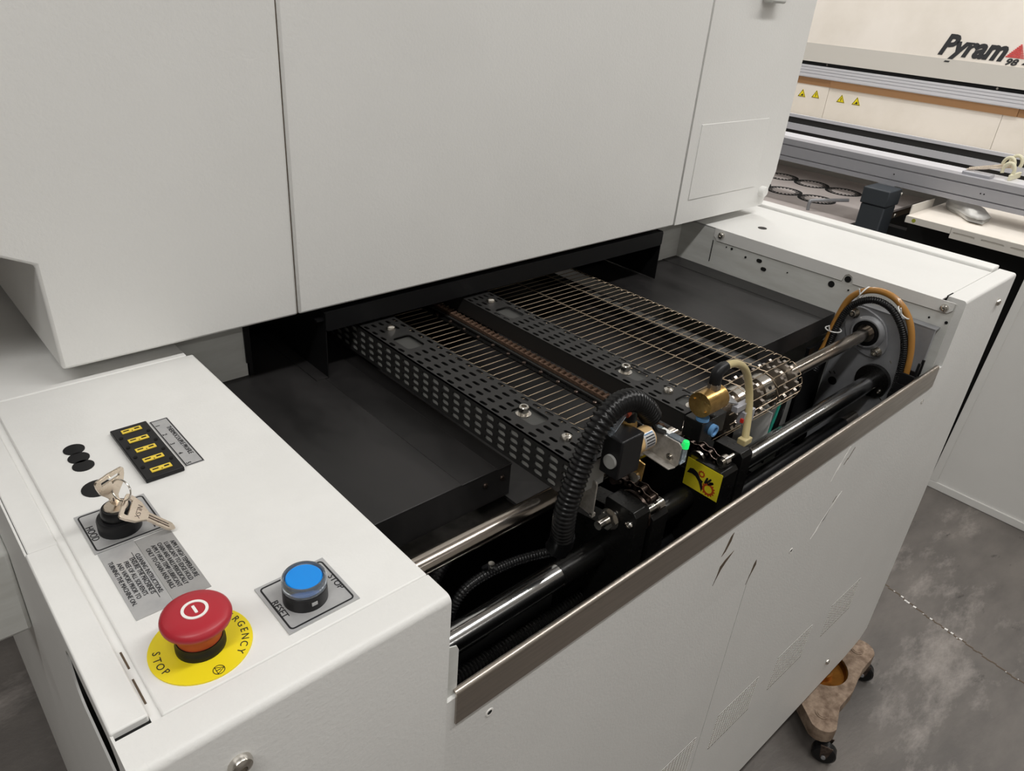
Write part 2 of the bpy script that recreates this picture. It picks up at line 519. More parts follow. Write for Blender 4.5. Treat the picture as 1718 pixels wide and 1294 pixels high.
# white turned-in flange of the side panel at the lower right corner
bx('corner_flange', PAINT_SMOOTH, cab, XR - 0.075, XR - 0.004, 0.0205, 0.0225, -0.90, -0.86)
bx('base_plate', BLACK, cab, XL + 0.01, XR - 0.01, 0.03, 1.6, -0.90, -0.886)
for fx_, fy_ in ((-0.15, 0.10), (-0.15, 1.50), (1.16, 1.50)):
    MB().lathe([(0.035, FLOOR), (0.035, FLOOR + 0.012), (0.012, FLOOR + 0.016), (0.012, -0.899)], 20, Matrix.Translation((fx_, fy_, 0))).build('levelling_foot', ZINC, cab)
MB().lathe([(0.024, -0.9250), (0.024, -0.915), (0.010, -0.913), (0.010, -0.899)], 20, Matrix.Translation((1.118, 0.032, 0))).build('levelling_foot', ZINC, cab)
# ---- bay
bx('bay_floor', VOID, cab, 0.0, 0.975, 0.0065, 0.9, -0.46, -0.45)
bx('bay_front_wall', BLACK, cab, 0.0, 0.975, 0.0042, 0.0060, -0.45, -0.113)
SEEN_FLOOR = mat('floor_stand_in', (0.14, 0.13, 0.12), 0.75, col2=(0.05, 0.046, 0.042), nscale=14)  # concrete tone for the floor seen through the open bay
bx('floor_stand_in', SEEN_FLOOR, cab, 0.002, 0.330, 0.186, 0.298, -0.165, -0.160)  # added plate standing in for the hall floor below the bay
bx('bay_back_wall', VOID, cab, 0.0, 0.72, 0.30, 0.305, -0.45, -0.13)
bx('chamber_back', VOID, cab, 0.0, 0.975, 1.05, 1.055, -0.45, 0.01)
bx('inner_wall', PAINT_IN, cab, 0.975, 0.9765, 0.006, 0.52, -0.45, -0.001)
# left and right black shelves either side of the conveyor
ls = MB().box(0.0, 0.1562, 0.1775, 1.04, -0.0805, -0.0780).box(0.0, 0.225, 0.1775, 0.1800, -0.121, -0.0787)
ls.build('black_shelf', DECK, cab, bevel=0.0008)
bx('shelf_plate', DECK, cab, 0.1566, 0.2040, 0.1772, 1.04, -0.0805, -0.0785, bevel=0.0006)
bx('shelf_plate', DECK, cab, 0.2044, 0.2260, 0.1770, 1.04, -0.0815, -0.0795, bevel=0.0006)
for xx in (0.188, 0.212):
    link('shelf_screw', pan_mesh(0.003, CHAIN2), (xx, 0.1775, -0.093), cab, ROT['-y'])
rs = MB().box(0.735, 0.9745, 0.1780, 1.04, -0.0805, -0.0780).box(0.735, 0.9745, 0.1780, 0.1805, -0.112, -0.0787)
rs.build('black_shelf', DECK, cab, bevel=0.0008)
bx('shelf_plate', DECK, cab, 0.930, 0.9742, 0.1778, 1.04, -0.0795, -0.0772, bevel=0.0006)
# deck under the belt
bx('lower_deck', DECK, cab, 0.226, 0.735, 0.165, 1.04, -0.132, -0.128)
# perforated support bar at the right edge of the belt
sb = bx('support_bar', BLACK, cab, 0.684, 0.712, 0.150, 0.7, -0.105, -0.090)
for k in range(22):
    y = 0.165 + k * 0.0235
    bx('slot_light', WINGREY, sb, 0.690, 0.705, y, y + 0.0150, -0.0905, -0.0893)  # grey box painting the light seen through a slot
link('bar_screw', PAN3, (0.698, 0.152, -0.0900), cab)
# back walls and tunnel mouth
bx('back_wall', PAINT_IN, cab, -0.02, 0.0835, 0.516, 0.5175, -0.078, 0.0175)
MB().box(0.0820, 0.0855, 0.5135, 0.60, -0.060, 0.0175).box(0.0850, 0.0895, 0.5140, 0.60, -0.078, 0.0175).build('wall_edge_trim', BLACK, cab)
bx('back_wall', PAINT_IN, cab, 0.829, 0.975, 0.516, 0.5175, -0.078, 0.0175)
mouth = MB()
mouth.prism(rrect(0.1600, 0.8275, -0.0130, 0.0120, 0.004), 0, 0.0018, M=basis((0, 0.4545, 0), (1, 0, 0), (0, 0, 1)))
mouth.build('tunnel_lip', BLACK, cab)
bx('tunnel_flange', BLACK, cab, 0.1600, 0.1614, 0.4540, 1.04, -0.0775, 0.010)
bx('flange_foot', DECK, cab, 0.1440, 0.1600, 0.4540, 0.70, -0.0778, -0.0766)
bx('tunnel_flange', BLACK, cab, 0.8262, 0.8276, 0.4540, 1.04, -0.0770, 0.012)
bx('tunnel_roof', BLACK, cab, 0.1600, 0.8276, 0.4550, 1.04, 0.0095, 0.0110)
bx('flange_clip', BLACK, cab, 0.150, 0.160, 0.456, 0.466, 0.0005, 0.0030)
# ---- stainless strip along the front of the bay
st = [(0.0, -0.1085), (0.0, -0.1425), (-0.0018, -0.1425), (-0.0018, -0.1110)]
for i in range(7):
    a = PI - PI * i / 6
    st.append((0.0020 + 0.0038 * math.cos(a), -0.1095 + 0.0038 * math.sin(a)))
st += [(0.0058, -0.122), (0.0046, -0.122), (0.0046, -0.1085)]
MB().prism(st, 0, 0.9755, M=basis((0.0085, 0, 0), (0, 1, 0), (0, 0, 1))).build('steel_edge_strip', STEEL, cab, ang=1.0)
# ---- right hand box
rb = MB().box(0.9750, 1.2020, 0.0290, 0.56, -0.0030, 0.0)
rb.build('side_box_top', PAINT, cab, bevel=0.0010)
bx('side_lip', PAINT_SMOOTH, cab, 1.2025, XR, 0.0295, 0.80, -0.02, 0.006, bevel=0.002)
fl = [(0.015, -0.0185), (0.165, -0.0195)]
for i in range(7):
    a = PI + PI * i / 6
    fl.append((0.1747 - 0.0075 * math.cos(a) * -1, -0.0175 + 0.0095 * -math.sin(a)))
fl += [(0.186, -0.0195), (0.432, -0.0220), (0.440, -0.0150), (0.440, 0.0), (0.008, 0.0), (0.008, -0.0120)]
fl = [(0.008, -0.0120), (0.015, -0.0185), (0.165, -0.0205), (0.168, -0.0100), (0.1747, -0.0065), (0.181, -0.0100), (0.184, -0.0210),
      (0.432, -0.0230), (0.440, -0.0150), (0.440, 0.0), (0.008, 0.0)]
MB().prism(fl, 0, 0.0016, M=basis((0.9734, 0, 0), (0, 1, 0), (0, 0, 1))).build('top_flange', PAINT, cab)
MB().prism([(p[0], p[1] - 0.0007) for p in fl], 0, 0.0008, M=basis((0.9741, 0, -0.0002), (0, 1, 0), (0, 0, 1))).build('flange_seam', CHIP, cab, smooth=False)
for y, z in ((0.4242, -0.0105), (0.0202, -0.0115)):
    link('flange_screw', PAN5, (0.9734, y, z), cab, ROT['-x'])
for y, z, r, L in ((0.4097, -0.029, 0.0012, 0), (0.3979, -0.029, 0.0022, 0), (0.3667, -0.0357, 0.0020, 0), (0.3384, -0.0339, 0.0032, 0.011), (0.3265, -0.0461, 0.0032, 0.011),
                   (0.2806, -0.0380, 0.0012, 0), (0.1993, -0.0323, 0.0055, 0), (0.1747, -0.0156, 0.0055, 0), (0.1687, -0.0330, 0.0014, 0), (0.0365, -0.0332, 0.0016, 0), (0.0107, -0.0326, 0.0024, 0)):
    pl = slot(0, 0, L, 2 * r, 4, PI / 2) if L else circ(r, 14)
    MB().prism(pl, 0, 0.0012, M=basis((0.9738, y, z), (0, 1, 0), (0, 0, 1))).build('wall_hole', VOID, cab, smooth=False)
MB().prism(circ(0.0085, 20, 1.0578, 0.3913), 0, 0.0006).build('hole_plug', PLASTIC, cab)
bx('wall_slit', VOID, cab, 0.9742, 0.9751, 0.4395, 0.4410, -0.066, -0.024)
bx('notch', VOID, cab, 0.9985, 1.021, 0.0275, 0.0295, -0.004, 0.0006)
# grey zinc mounting plate on the right wall
zp = [(-0.30, 0.0), (-0.045, 0.0)]
MB().prism([(0.016, -0.40), (0.165, -0.40), (0.157, -0.0430), (0.016, -0.0430)], 0, 0.004, M=basis((0.957, 0, 0), (0, 1, 0), (0, 0, 1))).build('mounting_plate', ZINC, cab, bevel=0.001)
bx('mounting_plate_lip', ZINC, cab, 0.957, 0.9745, 0.016, 0.157, -0.0445, -0.0425)
for y, z in ((0.062, -0.118), (0.058, -0.185), (0.150, -0.175), (0.143, -0.172)):
    MB().prism(slot(0, 0, 0.006, 0.002, 3, -0.8), 0, 0.0008, M=basis((0.9566, y, z), (0, 1, 0), (0, 0, 1))).build('weld_stud', SCREW, cab)
MB().prism(circ(0.0075, 18), 0, 0.001, M=basis((0.9565, 0.142, -0.188), (0, 1, 0), (0, 0, 1))).build('plate_hole', VOID, cab)
bx('dark_recess', BLACK, cab, 0.890, 0.974, 0.168, 0.174, -0.40, -0.12)
# ---- front face hardware: bolts, chips, scuffs, vents, seam
link('cover_screw', PAN5, (1.1826, 0.0, -0.0409), cab, ROT['-y'])
link('cover_screw', pan_mesh(0.0075), (-0.1581, 0.0, -0.0368), cab, ROT['-y'])
link('panel_rivet', PAN5, (1.0169, 0.0, -0.8054), cab, ROT['-y'])
for x, z in ((0.0471, -0.1611), (0.6122, -0.2878), (0.9672, -0.1658)):
    rv = MB().prism(circ(0.0042, 14), 0, 0.0006, [circ(0.0026, 14)], M=basis((x, 0.0, z), (1, 0, 0), (0, 0, 1))).build('rivet_hole', SCREW if x > 0.9 else SCUFF, cab)
    MB().prism(circ(0.0026, 12), 0, 0.0004, M=basis((x, 0.0, z), (1, 0, 0), (0, 0, 1))).build('hole_centre', SCUFF if x > 0.9 else VOID, rv)
MF = lambda x, z: basis((x, 0.0, z), (1, 0, 0), (0, 0, 1))
def blob(pts, n=3):
    return [(p[0] + random.uniform(-.0008, .0008), p[1] + random.uniform(-.0008, .0008)) for p in pts]
for x, z, pts in ((0.4110, -0.1693, [(-.006, -.012), (-.003, -.004), (.001, .009), (.005, .012), (.004, .002), (-.001, -.008)]),
                  (0.4085, -0.2050, [(-.006, -.020), (-.003, -.008), (-.002, .003), (.004, .009), (.014, .014), (.005, .004), (.001, -.002), (-.003, -.012)]),
                  (0.4985, -0.2600, [(-.004, -.018), (-.001, -.004), (.001, .010), (.004, .014), (.005, .006), (.001, -.004)])):
    MB().prism(blob([(1.5 * p[0], 1.15 * p[1]) for p in pts]), 0, 0.0004, M=MF(x, z)).build('paint_chip', CHIP, cab, smooth=False)
for k, (x, z, L, wd, a) in enumerate([(0.702, -0.160, 0.022, .0014, .5), (0.694, -0.171, 0.026, .0012, .45), (0.683, -0.184, 0.030, .0010, .5), (0.712, -0.262, 0.052, .0022, .75), (0.700, -0.272, 0.044, .0018, .8), (0.690, -0.285, 0.046, .0014, .85), (0.722, -0.255, 0.040, .0012, .7)]):
    MB().prism([(-wd, -L / 2), (wd, -L / 3), (wd * .7, L / 3), (0, L / 2), (-wd * .8, L / 4)], 0, 0.0003, M=MF(x, z) @ Matrix.Rotation(-a, 4, 'Z')).build('scuff_mark', SCUFF, cab, smooth=False)
for x, z in ((0.722, -0.163), (0.716, -0.170), (0.708, -0.176), (0.716, -0.246)):
    MB().prism([(-.0008, -.006), (.0008, -.005), (.001, .006), (-.0004, .005)], 0, 0.0003, M=MF(x, z) @ Matrix.Rotation(-.7, 4, 'Z')).build('paint_chip', CHIP, cab, smooth=False)
for x0 in (0.905, 0.715, 0.538, 0.365):
    v = MB(); v2 = MB()
    for r in range(14):
        zz = -0.578 - r * 0.0058
        for c in range(14):
            xx = x0 + c * 0.0084
            v.box(xx, xx + 0.0062, -0.0002, 0.001, zz - 0.0036, zz)
        v2.box(x0 - .001, x0 + 0.117, -0.0003, 0.001, zz + 0.0006, zz + 0.0010)
    ve = v.build('vent_holes', VENT, cab, smooth=False); ve['kind'] = 'stuff'
    vr = v2.build('vent_ribs', PAINT, cab, smooth=False); vr['kind'] = 'stuff'
# plugs on the control panel
for x, y, r in ((-0.1496, 0.3353, 0.0084), (-0.1500, 0.3201, 0.0084), (-0.1503, 0.3062, 0.0084), (-0.1506, 0.2679, 0.0118)):
    MB().prism(circ(r, 24, x, y), 0, 0.0006).build('hole_plug', PLASTIC, cab)
# bracket on the left flank
bx('flank_bracket', PAINT_IN, cab, -0.262, XL, 0.385, 0.60, -0.215, -0.115, bevel=0.004)
# service lines of the panel: rust marks at edge
for x, y, L in ((-0.1905, 0.083, 0.016), (-0.1915, 0.055, 0.022)):
    bx('paint_chip', CHIP, cab, x, x + 0.0012, y - L / 2, y + L / 2, -0.0024, -0.0019)

# ================================================================== HOOD
hood = thing('oven_hood', 'tall light grey hood with seamed panels hanging over the conveyor opening', 'machine hood', (0.55, 0.9, 0.018))
YH = 0.4524
HF = basis((0, 1.25, 0), (1, 0, 0), (0, 0, 1))     # local x->X, y->Z, z->-Y
D = 1.25 - YH
def hoodp(poly, name='hood_panel'):
    return MB().prism(poly, 0, D, M=HF).build(name, PAINT, hood, bevel=0.003, ang=0.5)
hoodp([(-0.124, 0.0180), (0.1246, 0.0180), (0.1246, 0.85), (-0.45, 0.85), (-0.45, 0.2784), (-0.1255, 0.125)])
hoodp([(0.126, 0.0180), (0.8532, 0.0180), (0.8532, 0.85), (0.126, 0.85)])
hoodp([(0.8546, 0.0180), (1.1489, 0.0180), (1.176, 0.0819), (1.176, 0.85), (0.8546, 0.85)])
bx('access_plate', PAINT, hood, 0.8832, 1.0995, YH - 0.0012, YH + 0.002, 0.0606, 0.1889, bevel=0.0005)
MB().lathe([(0.0100, 0), (0.0100, 0.008), (0.0090, 0.0105), (0.004, 0.011)], 24, basis((1.1324, YH, 0.0485), (1, 0, 0), (0, 0, 1))).build('knob', PAINT_SMOOTH, hood)
bx('latch', PAINT_IN, hood, 0.9892, 1.0356, YH - 0.020, YH, 0.3781, 0.44, bevel=0.004)
for x0, x1 in ((0.1247, 0.1258), (0.8533, 0.8545)):
    bx('panel_seam', CHIP, hood, x0, x1, YH + 0.003, YH + 0.02, 0.0185, 0.85)

# ================================================================== CONTROLS ON THE LEFT PANEL
DN = (0, -1, 0); UPX = (1, 0, 0)          # lettering reads towards the front of the machine
def panel_text(txt, x, y, size, z=0.0007, **k):
    return text_mb(txt, size, basis((x, y, z), DN, UPX), **k)

# ---- thermocouple socket block with its label plate
tc = thing('thermocouple_socket_block', 'black block of five yellow thermocouple sockets with a silver numbered label', 'socket block', (-0.10, 0.297, 0.0))
blk = bx('block', PLASTIC, tc, -0.1185, -0.0875, 0.2512, 0.3412, 0.0002, 0.0045, bevel=0.0008)
for k in range(5):
    y = 0.3320 - k * 0.01785
    s_ = bx('socket', YELLOW_J, tc, -0.1113, -0.0947, y - 0.0030, y + 0.0030, 0.0040, 0.0052, bevel=0.0002)
    bx('pin_slot', VOID, s_, -0.1098, -0.1050, y - 0.0006, y + 0.0008, 0.0051, 0.0054)
    bx('pin_slot', VOID, s_, -0.1005, -0.0965, y - 0.0009, y + 0.0009, 0.0051, 0.0054)
    bx('pin_slot', VOID, s_, -0.1032, -0.1024, y - 0.0026, y - 0.0012, 0.0051, 0.0053)
for k in range(4):
    y = 0.3232 - k * 0.01785
    for x in (-0.1145, -0.0915):
        MB().lathe([(0.0017, 0), (0.0017, 0.0006), (0.0008, 0.0006)], 12, Matrix.Translation((x, y, 0.0045))).build('recess', VOID, tc)
lb = bx('label_plate', LABELGREY, tc, -0.0848, -0.0688, 0.2564, 0.3426, 0.0, 0.0006)
plate_border('label_border', INK, lb, -0.0848, -0.0688, 0.2564, 0.3426, 0.0006, 0.0004, 0.0009, 0.0006)
t = panel_text('THERMOCOUPLE PROFILE', -0.0738, 0.2995, 0.0056, width=0.82)
t.build('lettering', INK, lb, smooth=False)
for k, c in enumerate('12345'):
    panel_text(c, -0.0812, 0.3322 - k * 0.0180, 0.0056).build('numeral', INK, lb, smooth=False)

# ---- key switch
KX, KY = -0.1520, 0.2085
ks = thing('key_switch', 'black round key switch on a silver plate lettered HOOD', 'key switch', (KX, KY, 0.0))
kp = bx('legend_plate', LABELGREY, ks, -0.1757, -0.1250, 0.1882, 0.2392, 0.0, 0.0010)
plate_border('plate_border', INK, kp, -0.1757, -0.1250, 0.1882, 0.2392, 0.0010, 0.0016, 0.0011, 0.003)
panel_text('HOOD', -0.1705, 0.2120, 0.0072, z=0.0011, width=0.85).build('lettering', INK, kp, smooth=False)
panel_text('CLOSE', -0.1305, 0.2010, 0.0066, z=0.0011, width=0.8).build('lettering', INK, kp, smooth=False)
MB().lathe([(0.0150, 0.0010), (0.0150, 0.0105), (0.0142, 0.0120), (0.0118, 0.0122)], 32, Matrix.Translation((KX, KY, 0))).build('bezel', PLASTIC, ks)
MB().lathe([(0.0112, 0.0120), (0.0112, 0.0178), (0.0100, 0.0200), (0.0088, 0.0203)], 32, Matrix.Translation((KX, KY, 0))).build('barrel', RUBBER, ks)
MB().lathe([(0.0085, 0.0195), (0.0085, 0.0208), (0.0078, 0.0212), (0.0020, 0.0206)], 28, Matrix.Translation((KX, KY, 0))).build('lock_core', NICKEL, ks)
# ---- keys : bow outline with a slot, and a grooved blade
def key_mb(M, blade=0.030):
    bow = [(-0.0036, 0.0), (-0.0062, 0.0035), (-0.0098, 0.0075), (-0.0118, 0.0140), (-0.0122, 0.0182), (-0.0110, 0.0198),
           (0.0, 0.0206), (0.0110, 0.0198), (0.0122, 0.0182), (0.0118, 0.0140), (0.0098, 0.0075), (0.0062, 0.0035), (0.0036, 0.0)]
    hole = rrect(-0.0078, 0.0078, 0.0142, 0.0172, 0.0008)
    a = MB().prism(bow, -0.0010, 0.0010, [hole], M=M)
    b = MB().prism([(-0.0036, 0.0), (0.0036, 0.0), (0.0036, -blade + 0.004), (0.0026, -blade + 0.0022), (0.0, -blade), (-0.0026, -blade + 0.003), (-0.0036, -blade + 0.006)], -0.0009, 0.0009, M=M)
    g = MB().box(-0.0016, -0.0008, -blade + 0.005, 0.0, -0.0011, 0.0011, M=M).box(0.0006, 0.0013, -blade + 0.006, 0.0, -0.0011, 0.0011, M=M)
    return a, b, g
def key_thing(label, M, base, blade, engr=None):
    k = thing('key', label, 'key', base, 'keys of the hood switch')
    a, b, g = key_mb(M, blade)
    a.build('bow', NICKEL, k, bevel=0.0003)
    b.build('blade', NICKEL, k)
    g.build('groove', CHAIN2, k)
    if engr:
        text_mb(engr, 0.0052, M @ Matrix.Translation((0.0, 0.0080, 0.0010)) @ Matrix.Rotation(PI, 4, 'Z'), depth=0.00012).build('engraving', CHAIN2, k, smooth=False)
    return k
Mk = basis((KX, KY, 0.0292), (0.90, 0.43, 0), (0.0, 0.0, 1.0))
key_thing('nickel key standing upright in the lock of the key switch', Mk, (KX, KY, 0.0200), 0.0084)
# second key hangs from the first and leans on the switch
bow_end = Vector((-0.1507, 0.1937, 0.0300)); tip = Vector((-0.1235, 0.1805, 0.0040))
d = (tip - bow_end).normalized()                          # towards the blade tip
side = Vector((0.0159, 0.0193, 0.0)); side = (side - d * side.dot(d)).normalized()
bow0 = bow_end + d * 0.0200
M2 = basis(bow0, side, -d)
if (M2.to_3x3() @ Vector((0, 0, 1))).z < 0:
    M2 = basis(bow0, -side, -d)
key_thing('nickel key hanging loose over the rim of the key switch', M2, tuple(bow0), 0.0215, 'NLSX')
rg = []
for i in range(28):
    a = 2 * PI * i / 28
    rg.append(Vector((-0.1478, 0.2010, 0.0375)) + Vector((0.35, -0.6, 0.0)).normalized() * 0.0085 * math.cos(a) + Vector((0.25, 0.25, 1)).normalized() * 0.0078 * math.sin(a))
tag(MB().tube(rg, 0.0006, 6, closed=True).build('key_ring', SCREW), 'thin split ring joining the two nickel keys', 'key ring')

# ---- instruction plate
ip = thing('instruction_plate', 'silver lubrication and cleaning instruction plate on the control panel', 'label plate', (-0.1495, 0.148, 0.0))
p1 = bx('upper_half', LABELGREY2, ip, -0.1494, -0.1246, 0.1095, 0.1868, 0.0, 0.0006)
p2 = bx('lower_half', LABELGREY, ip, -0.1742, -0.1496, 0.1085, 0.1876, 0.0, 0.0006)
for i, s_ in enumerate(['APPLY HIGH TEMPERATURE', 'LUBRICANT TO EDGE HOLD', 'CHAIN AND RAILS PERIODICALLY', 'APPLY HIGH TEMP LUBRICANT', 'ONLY TO CHAIN AND RAILS']):
    panel_text(s_, -0.1284 - i * 0.0042, 0.1478, 0.0044, width=0.86 if i != 2 else 0.78).build('lettering', INK, p1, smooth=False)
for i, s_ in enumerate(['CLEANING INSTRUCTIONS:', 'ENSURE THE MACHINE IS', 'FREE OF ALL SOLVENTS', 'AND VAPORS PRIOR TO', 'TURNING THE MACHINE ON.']):
    panel_text(s_, -0.1528 - i * 0.0044, 0.1478, 0.0044, width=0.88).build('lettering', INK, p2, smooth=False)
bx('underline', INK, p2, -0.15535, -0.1550, 0.1200, 0.1755, 0.0006, 0.0008)

# ---- emergency stop
EX, EY = -0.1500, 0.0645
es = thing('emergency_stop_button', 'red mushroom emergency stop button on a yellow ring', 'emergency stop', (EX, EY, 0.0))
ET = Matrix.Translation((EX, EY, 0))
ry = MB().prism(circ(0.0310, 56), 0.0, 0.0010, M=ET).build('yellow_ring', YELLOW, es)
def arc_text(txt, R0, a_mid, step, outward, size):
    mb = MB()
    n = len(txt)
    for i, c in enumerate(txt):
        k = i - (n - 1) / 2
        a = a_mid - k * step if outward else a_mid + k * step
        rad = Vector((math.cos(a), math.sin(a), 0)); tan = Vector((math.sin(a), -math.cos(a), 0))
        M = basis((EX + R0 * rad.x, EY + R0 * rad.y, 0.0011), tan if outward else -tan, rad if outward else -rad)
        t = text_mb(c, size, M, depth=0.0001)
        mb.add(t.v, t.f)
    return mb
arc_text('EMERGENCY', 0.0262, 0.02, 0.225, True, 0.0066).build('lettering', INK, ry, smooth=False)
arc_text('STOP', 0.0260, PI - 0.02, 0.225, False, 0.0066).build('lettering', INK, ry, smooth=False)
sm = Matrix.Translation((EX + 0.0005, EY - 0.0258, 0.0010))
sy = MB().prism(circ(0.0036, 24), 0, 0.0002, [circ(0.0032, 24)], M=sm)
sy.prism(circ(0.0034, 3, a0=0), 0, 0.0002, [circ(0.0027, 3, a0=0)], M=sm)
sy.box(-0.0014, 0.0012, -0.0002, 0.0002, 0, 0.0002, M=sm)
sy.build('stop_symbol', INK, ry, smooth=False)
MB().lathe([(0.0152, 0.001), (0.0152, 0.0045), (0.0146, 0.0055), (0.0143, 0.0090)], 36, ET).build('collar', PLASTIC, es)
MB().lathe([(0.0136, 0.0085), (0.0136, 0.0150), (0.0142, 0.0200)], 36, ET).build('neck', REDORANGE, es)
hd = MB().lathe([(0.0142, 0.0190), (0.0185, 0.0205), (0.0208, 0.0230), (0.0212, 0.0252), (0.0206, 0.0272), (0.0186, 0.0290), (0.0130, 0.0302), (0.0060, 0.0308), (0.0005, 0.0310)], 48, ET)
hd = hd.build('mushroom_head', RED, es, ang=1.2)
MB().prism(circ(0.0080, 32), 0.0302, 0.0312, [circ(0.0062, 32)], M=ET).build('ring_symbol', WHITE, hd)
MB().prism(rrect(-0.0009, 0.0009, -0.0034, 0.0034, 0.0004), 0.0306, 0.0313, M=ET).build('bar_symbol', WHITE, hd)

# ---- reset / stop button
BX, BY = -0.0795, 0.0610
rs_ = thing('reset_button', 'blue push button with a clear bezel on a silver STOP RESET plate', 'push button', (BX, BY, 0.0))
rp = bx('legend_plate', LABELGREY, rs_, -0.1035, -0.0510, 0.0376, 0.0885, 0.0, 0.0010)
plate_border('plate_border', INK, rp, -0.1035, -0.0510, 0.0376, 0.0885, 0.0010, 0.0022, 0.0012, 0.003)
panel_text('STOP', -0.0560, 0.0610, 0.0068, z=0.0011).build('lettering', INK, rp, smooth=False)
panel_text('RESET', -0.0985, 0.0610, 0.0068, z=0.0011).build('lettering', INK, rp, smooth=False)
BT = Matrix.Translation((BX, BY, 0))
MB().lathe([(0.0152, 0.001), (0.0150, 0.0115), (0.0140, 0.0125)], 40, BT).build('body', PLASTIC, rs_)
bx('locating_tab', LABELGREY, rs_, BX - 0.003, BX + 0.001, BY - 0.0156, BY - 0.0146, 0.006, 0.0085)
MB().lathe([(0.0122, 0.0122), (0.0122, 0.0190), (0.0116, 0.0196), (0.0010, 0.0198)], 40, BT).build('lens', BLUE, rs_)
MB().lathe([(0.0150, 0.0126), (0.0150, 0.0190), (0.0142, 0.0206), (0.0130, 0.0204), (0.0126, 0.0192), (0.0126, 0.0126)], 40, BT, cap=False).build('clear_bezel', CLEAR, rs_)

# ================================================================== CONVEYOR
SY, SZ = 0.1100, -0.0820          # drive shaft axis
BR = 0.0320                       # belt radius on the sprockets
BZ = SZ + BR
PITCH = 0.0127
# ---- wire mesh belt: every cross wire is its own part
belt = thing('mesh_belt', 'bronze coloured flat wire mesh conveyor belt', 'conveyor belt', (0.45, 0.30, BZ))
def belt_pos(x, s):
    if s >= 0:
        return Vector((x, SY + s, BZ))
    a = -s / BR
    if a <= PI:
        return Vector((x, SY - BR * math.sin(a), SZ + BR * math.cos(a)))
    return Vector((x, SY + (a - PI) * BR, SZ - BR))
COLS = [0.301, 0.412, 0.478, 0.545, 0.612]
STEP = PITCH - 0.0012
def wire_path(s0, xl=0.262, xr=0.676, front=False):
    """one cross wire: straight runs joined by hooked links that step one pitch towards the nose"""
    cols = COLS[3:] if front else COLS
    cur = -3 * STEP if front else 0.0
    pts = [(0.498 if front else xl, s0 + cur)]          # the nose of the belt lies right of the gear cases
    for c in cols:
        nxt = cur - STEP
        pts += [(c - 0.0040, s0 + cur), (c - 0.0028, s0 + cur + 0.0012), (c - 0.0014, s0 + cur - 0.0004), (c + 0.0014, s0 + nxt + 0.0004), (c + 0.0028, s0 + nxt - 0.0012), (c + 0.0040, s0 + nxt)]
        cur = nxt
    pts += [(xr - 0.001, s0 + cur), (xr, s0 + cur + 0.001), (xr, s0 + cur + 0.0085), (xr - 0.0012, s0 + cur + 0.0095), (xr - 0.007, s0 + cur + 0.0095)]
    return pts
K0 = 5
base_wire = MB().tube([belt_pos(x, s) for x, s in wire_path(K0 * PITCH)], 0.00062, 5).mesh('wire', WIRE, center=False)[0]
for k in range(K0, 45):
    link('wire', base_wire, (0, (k - K0) * PITCH, 0), belt)
for k in range(-5, K0):
    s0 = k * PITCH
    MB().tube([belt_pos(x, s) for x, s in wire_path(s0, front=k <= 0)], 0.00062, 5).build('wire', WIRE, belt)

# ---- drive shaft with sprockets and collars
sh = thing('drive_shaft', 'ground steel drive shaft carrying sprockets under the mesh belt', 'shaft', (0.48, SY, SZ))
MB().cyl((0.002, SY, SZ), (0.9525, SY, SZ), 0.0102, 28).build('shaft', SHAFT, sh)
AX = lambda x: basis((x, SY, SZ), (0, 1, 0), (0, 0, 1))
def sprocket_mesh():
    n = 15
    out = []
    for i in range(n):
        for da, r in ((-0.30, 0.0262), (-0.16, 0.0302), (0.16, 0.0302), (0.30, 0.0262)):
            a = 2 * PI * (i + da) / n
            out.append((r * math.cos(a), r * math.sin(a)))
    return MB().prism(out, -0.003, 0.003, M=basis((0, 0, 0), (0, 1, 0), (0, 0, 1)))
spm = sprocket_mesh().mesh('sprocket', STEEL, center=False)[0]
for x in (0.522, 0.580, 0.640, 0.668):
    link('sprocket', spm, (x, SY, SZ), sh)
for x, L, r in ((0.545, 0.020, 0.0215), (0.602, 0.022, 0.0215), (0.650, 0.012, 0.0190), (0.676, 0.008, 0.0160)):
    c = MB().lathe([(r, 0), (r, L), (r - 0.002, L + 0.001)], 28, AX(x)).build('hub_collar', SCREW, sh)
    MB().cyl((x + L / 2, SY - r * 0.80, SZ + r * 0.55), (x + L / 2, SY - r * 0.86, SZ + r * 0.59), 0.0026, 10).build('set_screw', VOID, c)
MB().lathe([(0.0145, 0), (0.0145, 0.010)], 24, AX(0.9440)).build('bearing_inner_ring', SHAFT, sh)

# ---- flange bearing on the right wall plate
fb = thing('flange_bearing', 'zinc plated two bolt flange bearing at the end of the drive shaft', 'bearing', (0.957, SY, SZ))
AXL = lambda x: basis((x, SY, SZ), (0, 1, 0), (0, 0, 1))
dirv = Vector((-0.72, -0.69)).normalized()         # flange long axis in (y,z): towards lower front
fo = []
for i in range(48):
    a = 2 * PI * i / 48
    p = Vector((math.cos(a), math.sin(a)))
    u = abs(p.dot(dirv))
    r = 0.0330 + 0.0125 * (u ** 5)
    fo.append((p.x * r, p.y * r))
MB().prism(fo, 0, 0.005, [circ(0.0215, 32)], M=basis((0.9520, SY + 0.003, SZ - 0.001), (0, 1, 0), (0, 0, 1))).build('flange', ZINC, fb, bevel=0.001)
MB().lathe([(0.0280, 0.0), (0.0280, -0.003), (0.0235, -0.008), (0.0215, -0.008)], 36, AXL(0.9520), cap=False).build('housing_ring', ZINC, fb)
MB().lathe([(0.0212, -0.006), (0.0150, -0.0065)], 32, AXL(0.9520), cap=False).build('seal', RUBBER, fb)
for s_ in (1, -1):
    link('bolt', CAP, (0.9520, SY + 0.003 + s_ * 0.0365 * -dirv.x, SZ - 0.001 + s_ * 0.0365 * -dirv.y), fb, ROT['-x'])

